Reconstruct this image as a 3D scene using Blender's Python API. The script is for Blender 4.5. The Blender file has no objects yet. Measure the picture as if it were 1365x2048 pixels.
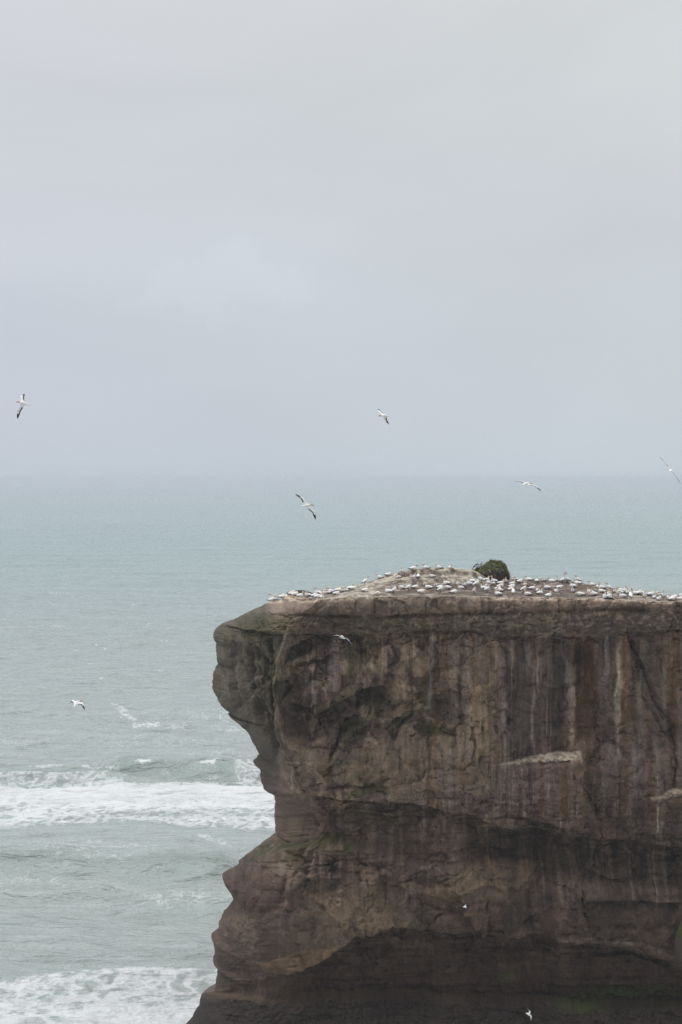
import bpy, math, random
import numpy as np
from mathutils import Vector

# ------------------------------------------------------------------ camera, sky, sun, exposure
SC = bpy.context.scene
COL = SC.collection
F, CX, HY, ZC = 3600.0, 682.5, 957.0, 36.0      # focal length, principal column and horizon row on the 1365x2048 photo; eye height (m)

cam_d = bpy.data.cameras.new('camera')
cam = bpy.data.objects.new('camera', cam_d); COL.objects.link(cam)
cam.location = (0, 0, ZC); cam.rotation_euler = (math.radians(90), 0, 0)
cam_d.sensor_fit = 'VERTICAL'; cam_d.sensor_height = 36.0; cam_d.sensor_width = 24.0
cam_d.lens = F / 2048.0 * 36.0
cam_d.shift_y = -(1024.0 - HY) / 2048.0
cam_d.clip_start = 0.5; cam_d.clip_end = 200000
SC.camera = cam

SUN_EL, SUN_AZ = 63.0, -86.0                    # degrees; azimuth from +Y, negative towards -X
W = bpy.data.worlds.new('World'); SC.world = W; W.use_nodes = True
def build_world():
    nt = W.node_tree; N = nt.nodes; L = nt.links; N.clear()
    out = N.new('ShaderNodeOutputWorld'); bg = N.new('ShaderNodeBackground')
    tc = N.new('ShaderNodeTexCoord'); sep = N.new('ShaderNodeSeparateXYZ')
    L.new(tc.outputs['Generated'], sep.inputs[0])
    sky = N.new('ShaderNodeTexSky'); sky.sky_type = 'NISHITA'; sky.sun_disc = False
    sky.sun_elevation = math.radians(SUN_EL); sky.sun_rotation = math.radians(SUN_AZ)
    sky.air_density = 1.0; sky.dust_density = 3.0
    sm = N.new('ShaderNodeVectorMath'); sm.operation = 'SCALE'; sm.inputs['Scale'].default_value = 0.05
    L.new(sky.outputs[0], sm.inputs[0])
    ramp = N.new('ShaderNodeValToRGB'); cr = ramp.color_ramp
    stops = [(0.0, (0.578, 0.636, 0.694)), (0.035, (0.604, 0.650, 0.704)), (0.10, (0.620, 0.660, 0.704)),
             (0.17, (0.645, 0.675, 0.705)), (0.26, (0.700, 0.718, 0.730)), (0.50, (1.02, 1.03, 1.05)), (1.0, (1.74, 1.79, 1.88))]
    while len(cr.elements) < len(stops): cr.elements.new(0.5)
    for e, (p, c) in zip(cr.elements, stops): e.position = p; e.color = (*c, 1)
    L.new(sep.outputs['Z'], ramp.inputs[0])
    # cloud veils: soft stretched noise
    mp = N.new('ShaderNodeMapping'); mp.inputs['Scale'].default_value = (3.2, 3.2, 9.0); mp.inputs['Location'].default_value = (0.6, 0.2, 0.35)
    L.new(tc.outputs['Generated'], mp.inputs[0])
    n1 = N.new('ShaderNodeTexNoise'); n1.inputs['Scale'].default_value = 1.0; n1.inputs['Detail'].default_value = 5; n1.inputs['Roughness'].default_value = 0.48
    n1.inputs['Distortion'].default_value = 0.6
    L.new(mp.outputs[0], n1.inputs['Vector'])
    mr = N.new('ShaderNodeMapRange'); mr.inputs['From Min'].default_value = 0.30; mr.inputs['From Max'].default_value = 0.72
    mr.inputs['To Min'].default_value = 0.955; mr.inputs['To Max'].default_value = 1.05
    L.new(n1.outputs['Fac'], mr.inputs['Value'])
    m2 = N.new('ShaderNodeVectorMath'); m2.operation = 'SCALE'
    L.new(ramp.outputs[0], m2.inputs[0]); L.new(mr.outputs[0], m2.inputs['Scale'])
    # warmer, greyer veil towards +X, lavender towards -X
    mx = N.new('ShaderNodeMapRange'); mx.inputs['From Min'].default_value = -0.2; mx.inputs['From Max'].default_value = 0.2
    L.new(sep.outputs['X'], mx.inputs['Value'])
    tint = N.new('ShaderNodeMix'); tint.data_type = 'RGBA'
    tint.inputs['A'].default_value = (0.985, 0.985, 1.02, 1); tint.inputs['B'].default_value = (1.0, 1.012, 1.005, 1)
    L.new(mx.outputs[0], tint.inputs['Factor'])
    m3 = N.new('ShaderNodeVectorMath'); m3.operation = 'MULTIPLY'
    L.new(m2.outputs[0], m3.inputs[0]); L.new(tint.outputs['Result'], m3.inputs[1])
    # one paler bank of cloud low over the sea
    cm = N.new('ShaderNodeMapping'); cm.inputs['Location'].default_value = (0.068 / 0.050, 0, -0.108 / 0.026); cm.inputs['Scale'].default_value = (1 / 0.050, 0, 1 / 0.026)
    L.new(tc.outputs['Generated'], cm.inputs[0])
    cn = N.new('ShaderNodeTexNoise'); cn.inputs['Scale'].default_value = 34; cn.inputs['Detail'].default_value = 6; L.new(tc.outputs['Generated'], cn.inputs['Vector'])
    cv = N.new('ShaderNodeVectorMath'); cv.operation = 'LENGTH'; L.new(cm.outputs[0], cv.inputs[0])
    ca = N.new('ShaderNodeMath'); ca.operation = 'MULTIPLY_ADD'; ca.inputs[1].default_value = 2.6; L.new(cn.outputs['Fac'], ca.inputs[0]); L.new(cv.outputs['Value'], ca.inputs[2])
    cr2 = N.new('ShaderNodeMapRange'); cr2.interpolation_type = 'SMOOTHSTEP'; cr2.inputs['From Min'].default_value = 1.75; cr2.inputs['From Max'].default_value = 2.35; cr2.inputs['To Min'].default_value = 1.028; cr2.inputs['To Max'].default_value = 1.0
    L.new(ca.outputs[0], cr2.inputs['Value'])
    # unseen sky behind the viewer, dimmed to cut fill on the front face
    my = N.new('ShaderNodeMapRange'); my.interpolation_type = 'SMOOTHSTEP'; my.inputs['From Min'].default_value = -0.75; my.inputs['From Max'].default_value = 0.15; my.inputs['To Min'].default_value = 0.50; my.inputs['To Max'].default_value = 1.0
    L.new(sep.outputs['Y'], my.inputs['Value'])
    cmul = N.new('ShaderNodeMath'); cmul.operation = 'MULTIPLY'; L.new(cr2.outputs[0], cmul.inputs[0]); L.new(my.outputs[0], cmul.inputs[1])
    m4 = N.new('ShaderNodeVectorMath'); m4.operation = 'SCALE'; L.new(m3.outputs[0], m4.inputs[0]); L.new(cmul.outputs[0], m4.inputs['Scale']); m3 = m4
    mix = N.new('ShaderNodeMix'); mix.data_type = 'RGBA'; mix.inputs['Factor'].default_value = 0.93
    L.new(sm.outputs[0], mix.inputs['A']); L.new(m3.outputs[0], mix.inputs['B'])
    L.new(mix.outputs['Result'], bg.inputs['Color']); bg.inputs['Strength'].default_value = 1.0
    L.new(bg.outputs[0], out.inputs['Surface'])
build_world()

sun_d = bpy.data.lights.new('sun', 'SUN'); sun_d.energy = 1.3; sun_d.angle = math.radians(28); sun_d.color = (1.0, 0.985, 0.965)
sun = bpy.data.objects.new('sun', sun_d); COL.objects.link(sun)
_e, _a = math.radians(SUN_EL), math.radians(SUN_AZ)
sdir = Vector((math.sin(_a) * math.cos(_e), math.cos(_a) * math.cos(_e), math.sin(_e)))
sun.location = sdir * 300; sun.rotation_euler = sdir.to_track_quat('Z', 'Y').to_euler()

SC.view_settings.view_transform = 'Standard'; SC.view_settings.look = 'None'
SC.view_settings.exposure = 0.0; SC.view_settings.gamma = 1.0; SC.view_settings.use_curve_mapping = False
SC.cycles.use_denoising = True; SC.cycles.denoiser = 'OPENIMAGEDENOISE'; SC.cycles.denoising_input_passes = 'RGB_ALBEDO_NORMAL'; SC.cycles.denoising_prefilter = 'NONE'
SC.cycles.max_bounces = 6; SC.cycles.diffuse_bounces = 3; SC.cycles.glossy_bounces = 3; SC.cycles.volume_bounces = 1

# ------------------------------------------------------------------ helpers
rng = random.Random(11)

def X(px, y): return (px - CX) * y / F
def Z(py, y): return ZC - (py - HY) * y / F

def sstep(t): t = np.clip(t, 0, 1); return t * t * (3 - 2 * t)
def band(v, lo, hi, w): return sstep((v - lo) / w + 0.5) * (1 - sstep((v - hi) / w + 0.5))
def pl(pts, v):
    p = np.array(pts, float); return np.interp(v, p[:, 0], p[:, 1])

def _hash(ix, iy, seed):
    h = (ix.astype(np.int64) * 374761393 + iy.astype(np.int64) * 668265263 + seed * 1274126177) & 0xFFFFFFFF
    h = ((h ^ (h >> 13)) * 1274126177) & 0xFFFFFFFF
    h = h ^ (h >> 16)
    return (h & 0xFFFF) / 32767.5 - 1.0
def vn(x, y, seed=0):
    x = np.asarray(x, float); y = np.asarray(y, float)
    ix = np.floor(x); iy = np.floor(y); fx = x - ix; fy = y - iy
    ux = fx * fx * fx * (fx * (fx * 6 - 15) + 10); uy = fy * fy * fy * (fy * (fy * 6 - 15) + 10)
    ix = ix.astype(np.int64); iy = iy.astype(np.int64)
    a = _hash(ix, iy, seed); b = _hash(ix + 1, iy, seed); c = _hash(ix, iy + 1, seed); d = _hash(ix + 1, iy + 1, seed)
    return (a + (b - a) * ux) * (1 - uy) + (c + (d - c) * ux) * uy
def fbm(x, y, seed=0, o=4, g=0.5):
    s = 0; a = 1.0; t = 0
    for k in range(o):
        s = s + a * vn(x * 2 ** k + 17.3 * k, y * 2 ** k + 9.1 * k, seed + k * 7); t += a; a *= g
    return s / t
def ridge(x, y, seed=0, o=3, g=0.5):
    s = 0; a = 1.0; t = 0
    for k in range(o):
        s = s + a * (1 - 2 * np.abs(vn(x * 2 ** k + 5.3 * k, y * 2 ** k + 3.7 * k, seed + k * 5))); t += a; a *= g
    return s / t

def cells(u, v, seed):
    """jittered cells: two random numbers per cell and the offset from the cell's centre"""
    iu = np.floor(u); iv = np.floor(v); best = np.full(u.shape, 1e9); r = [np.zeros(u.shape) for _ in range(5)]
    for a in (-1, 0, 1):
        for b in (-1, 0, 1):
            cu, cv = (iu + a).astype(np.int64), (iv + b).astype(np.int64)
            ex = u - (cu + 0.5 + 0.42 * _hash(cu, cv, seed)); ey = v - (cv + 0.5 + 0.42 * _hash(cu, cv, seed + 1)); d = ex * ex + ey * ey
            m = d < best; best = np.where(m, d, best)
            for k, q in enumerate((_hash(cu, cv, seed + 2), _hash(cu, cv, seed + 3), _hash(cu, cv, seed + 4), ex, ey)): r[k] = np.where(m, q, r[k])
    return r
def seg_dist(P, Q, line):
    """distance of every (P,Q) to a polyline, and the signed offset in Q (positive below)"""
    best = np.full(P.shape, 1e9); sgn = np.zeros(P.shape)
    for (x0, y0), (x1, y1) in zip(line[:-1], line[1:]):
        dx, dy = x1 - x0, y1 - y0; l2 = dx * dx + dy * dy + 1e-9
        t = np.clip(((P - x0) * dx + (Q - y0) * dy) / l2, 0, 1)
        ex = P - x0 - t * dx; ey = Q - y0 - t * dy; d = np.hypot(ex, ey)
        m = d < best; best = np.where(m, d, best); sgn = np.where(m, ey, sgn)
    return best, sgn

def mesh_np(name, verts, faces, mat=None, cols=None, smooth=True):
    """one mesh object from numpy arrays; faces n x 4 (or n x 3)"""
    me = bpy.data.meshes.new(name); verts = np.asarray(verts, np.float32); faces = np.asarray(faces, np.int32)
    k = faces.shape[1]
    me.vertices.add(len(verts)); me.vertices.foreach_set('co', verts.ravel())
    me.loops.add(faces.size); me.loops.foreach_set('vertex_index', faces.ravel())
    me.polygons.add(len(faces)); me.polygons.foreach_set('loop_start', np.arange(len(faces), dtype=np.int32) * k)
    me.update(calc_edges=True)
    if smooth: me.polygons.foreach_set('use_smooth', np.ones(len(faces), bool))
    for nm, c in (cols or {}).items():
        c = np.asarray(c, np.float32)
        if c.ndim == 1:
            at = me.attributes.new(nm, 'FLOAT', 'POINT'); at.data.foreach_set('value', c)
        else:
            at = me.color_attributes.new(nm, 'FLOAT_COLOR', 'POINT')
            at.data.foreach_set('color', np.concatenate([c, np.ones((len(c), 1), np.float32)], 1).ravel())
    if mat: me.materials.append(mat)
    me.validate()
    return me
def link(name, me, parent=None):
    o = bpy.data.objects.new(name, me); COL.objects.link(o)
    if parent: o.parent = parent
    return o
def tag(o, label=None, cat=None, group=None, kind=None):
    if label: o['label'] = label
    if cat: o['category'] = cat
    if group: o['group'] = group
    if kind: o['kind'] = kind
    return o
def grid_faces(r, c, off=0, flip=False):
    i = np.arange(r - 1)[:, None] * c + np.arange(c - 1)[None, :]
    f = np.stack([i, i + 1, i + c + 1, i + c], -1).reshape(-1, 4) + off
    return f[:, ::-1] if flip else f

def new_mat(name):
    m = bpy.data.materials.new(name); m.use_nodes = True
    nt = m.node_tree; b = nt.nodes['Principled BSDF']; return m, nt.nodes, nt.links, b
def node(N, t, **kw):
    n = N.new(t)
    for k, v in kw.items():
        if k in n.inputs: n.inputs[k].default_value = v
        else: setattr(n, k, v)
    return n

# ------------------------------------------------------------------ materials
def rock_material():
    m, N, L, b = new_mat('weathered_rock')
    at = node(N, 'ShaderNodeVertexColor', layer_name='stain')
    tc = node(N, 'ShaderNodeTexCoord')
    n1 = node(N, 'ShaderNodeTexNoise', Scale=9.0, Detail=6.0, Roughness=0.65); L.new(tc.outputs['Object'], n1.inputs['Vector'])
    mp = node(N, 'ShaderNodeMapping'); mp.inputs['Scale'].default_value = (5.0, 5.0, 0.45); L.new(tc.outputs['Object'], mp.inputs[0])
    n2 = node(N, 'ShaderNodeTexNoise', Scale=1.0, Detail=5.0, Roughness=0.6); L.new(mp.outputs[0], n2.inputs['Vector'])
    mp2 = node(N, 'ShaderNodeMapping'); mp2.inputs['Scale'].default_value = (0.5, 0.5, 7.0); L.new(tc.outputs['Object'], mp2.inputs[0])
    n3 = node(N, 'ShaderNodeTexNoise', Scale=1.0, Detail=5.0, Roughness=0.6); L.new(mp2.outputs[0], n3.inputs['Vector'])
    r1 = node(N, 'ShaderNodeMapRange'); r1.inputs['From Min'].default_value = 0.3; r1.inputs['From Max'].default_value = 0.7; r1.inputs['To Min'].default_value = 0.76; r1.inputs['To Max'].default_value = 1.24
    L.new(n1.outputs['Fac'], r1.inputs['Value'])
    r2 = node(N, 'ShaderNodeMapRange'); r2.inputs['From Min'].default_value = 0.3; r2.inputs['From Max'].default_value = 0.7; r2.inputs['To Min'].default_value = 0.84; r2.inputs['To Max'].default_value = 1.16
    L.new(n2.outputs['Fac'], r2.inputs['Value'])
    mu = node(N, 'ShaderNodeMath', operation='MULTIPLY'); L.new(r1.outputs[0], mu.inputs[0]); L.new(r2.outputs[0], mu.inputs[1])
    sc = node(N, 'ShaderNodeVectorMath', operation='SCALE'); L.new(at.outputs['Color'], sc.inputs[0]); L.new(mu.outputs[0], sc.inputs['Scale'])
    L.new(sc.outputs[0], b.inputs['Base Color'])
    b.inputs['Roughness'].default_value = 0.85; b.inputs['Specular IOR Level'].default_value = 0.25
    ad = node(N, 'ShaderNodeMath', operation='ADD'); L.new(n1.outputs['Fac'], ad.inputs[0]); L.new(n3.outputs['Fac'], ad.inputs[1])
    bp = node(N, 'ShaderNodeBump', Strength=0.6, Distance=0.10); L.new(ad.outputs[0], bp.inputs['Height']); L.new(bp.outputs[0], b.inputs['Normal'])
    return m

def sea_material():
    m, N, L, b = new_mat('sea_water')
    tc = node(N, 'ShaderNodeTexCoord')
    fo = node(N, 'ShaderNodeAttribute', attribute_name='foam')
    tu = node(N, 'ShaderNodeVertexColor', layer_name='water')
    # lacy foam pattern
    mp = node(N, 'ShaderNodeMapping'); mp.inputs['Scale'].default_value = (0.42, 0.30, 0.35); L.new(tc.outputs['Object'], mp.inputs[0])
    w = node(N, 'ShaderNodeTexNoise', Scale=0.9, Detail=4.0, Roughness=0.6); L.new(mp.outputs[0], w.inputs['Vector'])
    wv = node(N, 'ShaderNodeVectorMath', operation='SCALE', Scale=2.2); L.new(w.outputs['Color'], wv.inputs[0])
    av = node(N, 'ShaderNodeVectorMath', operation='ADD'); L.new(mp.outputs[0], av.inputs[0]); L.new(wv.outputs[0], av.inputs[1])
    vo = node(N, 'ShaderNodeTexVoronoi', feature='DISTANCE_TO_EDGE', Scale=1.3); L.new(av.outputs[0], vo.inputs['Vector'])
    vr = node(N, 'ShaderNodeMapRange'); vr.inputs['From Min'].default_value = 0.0; vr.inputs['From Max'].default_value = 0.32; vr.inputs['To Min'].default_value = 1.0; vr.inputs['To Max'].default_value = 0.0
    L.new(vo.outputs['Distance'], vr.inputs['Value'])
    n2 = node(N, 'ShaderNodeTexNoise', Scale=2.6, Detail=6.0, Roughness=0.68); L.new(mp.outputs[0], n2.inputs['Vector'])
    pa = node(N, 'ShaderNodeMix', data_type='FLOAT', Factor=0.55); L.new(vr.outputs[0], pa.inputs['A']); L.new(n2.outputs['Fac'], pa.inputs['B'])
    th = node(N, 'ShaderNodeMath', operation='SUBTRACT'); th.inputs[0].default_value = 1.0; L.new(fo.outputs['Fac'], th.inputs[1])
    df = node(N, 'ShaderNodeMath', operation='SUBTRACT'); L.new(pa.outputs['Result'], df.inputs[0]); L.new(th.outputs[0], df.inputs[1])
    ff = node(N, 'ShaderNodeMapRange', interpolation_type='SMOOTHSTEP'); ff.inputs['From Min'].default_value = -0.16; ff.inputs['From Max'].default_value = 0.34
    L.new(df.outputs[0], ff.inputs['Value'])
    mc = node(N, 'ShaderNodeMix', data_type='RGBA'); mc.inputs['B'].default_value = (0.68, 0.695, 0.69, 1)
    L.new(ff.outputs[0], mc.inputs['Factor']); L.new(tu.outputs['Color'], mc.inputs['A']); L.new(mc.outputs['Result'], b.inputs['Base Color'])
    ro = node(N, 'ShaderNodeMapRange'); ro.inputs['To Min'].default_value = 0.14; ro.inputs['To Max'].default_value = 0.9; L.new(ff.outputs[0], ro.inputs['Value']); L.new(ro.outputs[0], b.inputs['Roughness'])
    b.inputs['IOR'].default_value = 1.55
    # ripples, stretched along the crests
    m2 = node(N, 'ShaderNodeMapping'); m2.inputs['Scale'].default_value = (0.16, 0.34, 0.3); m2.inputs['Rotation'].default_value = (0, 0, 0.12); L.new(tc.outputs['Object'], m2.inputs[0])
    r1 = node(N, 'ShaderNodeTexNoise', Scale=1.0, Detail=7.0, Roughness=0.62, Distortion=0.3); L.new(m2.outputs[0], r1.inputs['Vector'])
    b1 = node(N, 'ShaderNodeBump', Strength=1.0, Distance=1.8); L.new(r1.outputs['Fac'], b1.inputs['Height'])
    m3 = node(N, 'ShaderNodeMapping'); m3.inputs['Scale'].default_value = (0.022, 0.055, 0.05); m3.inputs['Rotation'].default_value = (0, 0, -0.06); L.new(tc.outputs['Object'], m3.inputs[0])
    r2 = node(N, 'ShaderNodeTexNoise', Scale=1.0, Detail=4.0, Roughness=0.6); L.new(m3.outputs[0], r2.inputs['Vector'])
    b2 = node(N, 'ShaderNodeBump', Strength=1.0, Distance=5.5); L.new(r2.outputs['Fac'], b2.inputs['Height']); L.new(b1.outputs[0], b2.inputs['Normal'])
    L.new(b2.outputs[0], b.inputs['Normal'])
    return m

def feather_material():
    m, N, L, b = new_mat('gannet_plumage')
    at = node(N, 'ShaderNodeVertexColor', layer_name='plumage'); L.new(at.outputs['Color'], b.inputs['Base Color'])
    b.inputs['Roughness'].default_value = 0.75; b.inputs['Specular IOR Level'].default_value = 0.2
    return m
def plain(name, col, rough=0.8, var=0.35, scale=6.0):
    m, N, L, b = new_mat(name)
    tc = node(N, 'ShaderNodeTexCoord'); n = node(N, 'ShaderNodeTexNoise', Scale=scale, Detail=4.0); L.new(tc.outputs['Object'], n.inputs['Vector'])
    r = node(N, 'ShaderNodeMapRange'); r.inputs['From Min'].default_value = 0.3; r.inputs['From Max'].default_value = 0.7; r.inputs['To Min'].default_value = 1 - var; r.inputs['To Max'].default_value = 1 + var
    L.new(n.outputs['Fac'], r.inputs['Value'])
    s = node(N, 'ShaderNodeVectorMath', operation='SCALE'); s.inputs[0].default_value = col; L.new(r.outputs[0], s.inputs['Scale'])
    L.new(s.outputs[0], b.inputs['Base Color']); b.inputs['Roughness'].default_value = rough; b.inputs['Specular IOR Level'].default_value = 0.2
    return m
MROCK, MSEA, MFEATHER = rock_material(), sea_material(), feather_material()

# ------------------------------------------------------------------ the sea: one sheet round the camera to the horizon
def build_sea():
    pys = np.concatenate([np.geomspace(HY + 36 * F / 12.0, HY + 36 * F / 95.0, 30)[:-1], np.arange(HY + 36 * F / 95.0, HY + 30, -1.25), HY + np.geomspace(30, 1.7, 60)])
    rad = 36 * F / (pys - HY)
    dense = np.linspace(-13.5, 13.5, 820); wide_l = -13.5 - np.geomspace(0.3, 166.5, 26)[::-1]; wide_r = 13.5 + np.geomspace(0.3, 166.5, 26)
    ang = np.radians(np.concatenate([wide_l, dense, wide_r]))
    R, A = np.meshgrid(rad, ang, indexing='ij')
    x = R * np.sin(A); y = R * np.cos(A)
    px = CX + F * np.tan(np.clip(A, -1.2, 1.2)); py = HY + 36 * F / np.maximum(y, 1)
    fade = 1 / (1 + (R / 900.0) ** 2)
    wob = 3.0 * fbm(x / 45, y / 90, 5, 2)
    h = 0.85 * fbm(x / 55, (y + wob) / 17, 1, 2) * fade ** 0.5
    h += (0.60 - 0.30 * sstep((230 - R) / 60)) * ridge(x / 13 + 0.15 * y, (y + wob) / 5.5, 2, 3, 0.55) * fade
    h += 0.10 * ridge(x / 3.4, y / 1.9, 3, 2) / (1 + (R / 260.0) ** 2)
    h += 0.05 * fbm(x / 0.9, y / 0.7, 4, 2) / (1 + (R / 170.0) ** 4)
    foam = np.zeros_like(x)
    def swell(py0, px0, px1, amp, sf, sb, soft=60, seed=0, slope=0.0):
        nonlocal h
        y0 = 36 * F / (py0 - HY); yc = y0 + slope * (px - (px0 + px1) / 2) + 2.2 * fbm(x / 11, y * 0 + 0.5, 40 + seed, 3)
        e = band(px, px0, px1, soft) * (0.78 + 0.35 * fbm(x / 7, y * 0, 50 + seed, 3))
        d = y - yc
        prof = np.where(d < 0, np.exp(-(d / sf) ** 2), np.exp(-(d / sb) ** 2))
        h += amp * e * prof
        return e, d
    e1, d1 = swell(1553, 225, 640, 2.8, 2.2, 7.5, 90, 1, 0.0)
    e1b, d1b = swell(1560, -150, 250, 1.0, 2.0, 7.0, 90, 2)
    e2, d2 = swell(1748, -120, 500, 1.8, 3.0, 7.0, 140, 3)
    e3, d3 = swell(1818, 270, 620, 1.4, 2.0, 5.0, 120, 4)
    e4, d4 = swell(1430, -200, 600, 0.9, 3.5, 8.0, 200, 5)
    e5, d5 = swell(1600, -300, 700, 0.45, 1.2, 4.0, 120, 6)
    e6, d6 = swell(1958, -300, 700, 0.45, 1.2, 3.5, 120, 7)
    e7, d7 = swell(1790, -150, 230, 1.0, 2.0, 5.0, 100, 8)
    # foam density, in metres of sea
    def edge(py0, amp, seed, L=22): return py0 + amp * fbm(x / L, y * 0 + seed, 60 + seed, 4)
    top1 = edge(1566, 9, 1); bot1 = edge(1655, 14, 2) + 16 * sstep((px - 250) / 300)
    f1 = sstep((py - top1) / 8) * (1 - sstep((py - bot1 + 12) / 26))
    dens1 = 0.60 + 0.38 * sstep((1628 - py) / 36) + 0.26 * fbm(x / 9, y / 6, 61, 4)
    foam = np.maximum(foam, f1 * dens1)
    top2 = edge(1946, 12, 3) + 24 * sstep((200 - px) / 220)
    f2 = sstep((py - top2) / 10)
    dens2 = 0.60 + 0.18 * sstep((py - 1985) / 40) + 0.26 * fbm(x / 6, y / 5, 62, 4)
    foam = np.maximum(foam, f2 * dens2)
    # foam on the breaker: crest caps and the lacing on its face
    cap = np.exp(-((px - 285) / 28) ** 2) + np.exp(-((px - 415) / 32) ** 2) + 0.5 * np.exp(-((px - 335) / 20) ** 2)
    foam = np.maximum(foam, 1.1 * np.clip(cap, 0, 1) * np.exp(-((d1 - 0.1) / 1.0) ** 2) * e1)
    lace = band(py, 1545, 1572, 16) * (band(px, -50, 235, 50) * 0.46 + band(px, 235, 460, 40) * 0.24 + band(px, 470, 600, 30) * 0.52)
    foam = np.maximum(foam, lace + 0.12 * fbm(x / 5, y / 3, 63, 3) * (lace > 0.1))
    # thin streaks
    def streak(line, w, dens):
        nonlocal foam
        m = (px > line[0][0] - 60) & (px < line[-1][0] + 60) & (py > 1200)
        d, _ = seg_dist(px[m], (py[m] - 1400) * 1.0, [(a, b - 1400) for a, b in line])
        foam[m] = np.maximum(foam[m], dens * np.exp(-(d / w) ** 2))
    streak([(225, 1424), (245, 1433), (270, 1444)], 6, 0.50)
    streak([(268, 1450), (330, 1449), (390, 1458), (520, 1456)], 4, 0.50)
    streak([(0, 1254), (60, 1252), (135, 1250)], 2.5, 0.42)
    streak([(400, 1680), (440, 1690), (460, 1700)], 8, 0.40)
    streak([(60, 1540), (130, 1538), (215, 1545)], 4, 0.45)
    streak([(20, 1762), (110, 1770), (180, 1790)], 7, 0.34)
    foam = np.maximum(foam, (0.25 + 0.26 * fbm(x / 12, y / 5, 64, 3)) * band(py, 1655, 1830, 60))
    foam = np.maximum(foam, (0.16 + 0.22 * fbm(x / 14, y / 6, 65, 3)) * band(py, 1400, 1560, 60))
    wc = fbm(x / 5.5, y / 9, 66, 3) - 0.60
    foam = np.maximum(foam, np.clip(wc * 5, 0, 0.40) * band(py, 1150, 1470, 80))
    # spill round the base of the rock
    foam = np.where((np.abs(A) > 0.5) | (R < 60), 0.2, foam)
    h += 0.16 * foam * fbm(x / 1.3, y / 1.0, 70, 3)
    # water colour: clear blue green offshore, milky green over the sand
    t = sstep((R - 150) / 800.0)[..., None]; t2 = sstep((R - 900) / 3000.0)[..., None]
    c = np.array((0.355, 0.402, 0.378)) * (1 - t) + np.array((0.168, 0.276, 0.262)) * t
    gr = (np.clip(e1 + e1b, 0, 1) * np.exp(-((d1 + 0.6) / 2.6) ** 2) + 0.75 * e2 * np.exp(-((d2 + 0.8) / 3) ** 2) + 0.65 * e3 * np.exp(-((d3 + 0.8) / 3) ** 2))[..., None]  # wave faces painted darker green in place of their weaker sky reflection
    c = c * (1 - 0.62 * gr) + np.array((0.165, 0.240, 0.190)) * 0.62 * gr
    c = c * (1 - t2) + np.array((0.15, 0.225, 0.232)) * t2
    patch = fbm(x / 160, y / 400, 71, 3)[..., None]
    c = c * (1 + 0.10 * patch)
    v = np.stack([x, y, h], -1).reshape(-1, 3)
    f = grid_faces(R.shape[0], R.shape[1], flip=False)
    me = mesh_np('sea', v, f, MSEA, {'foam': foam.ravel(), 'water': c.reshape(-1, 3)})
    tag(link('sea', me), kind='structure')
build_sea()

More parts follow.
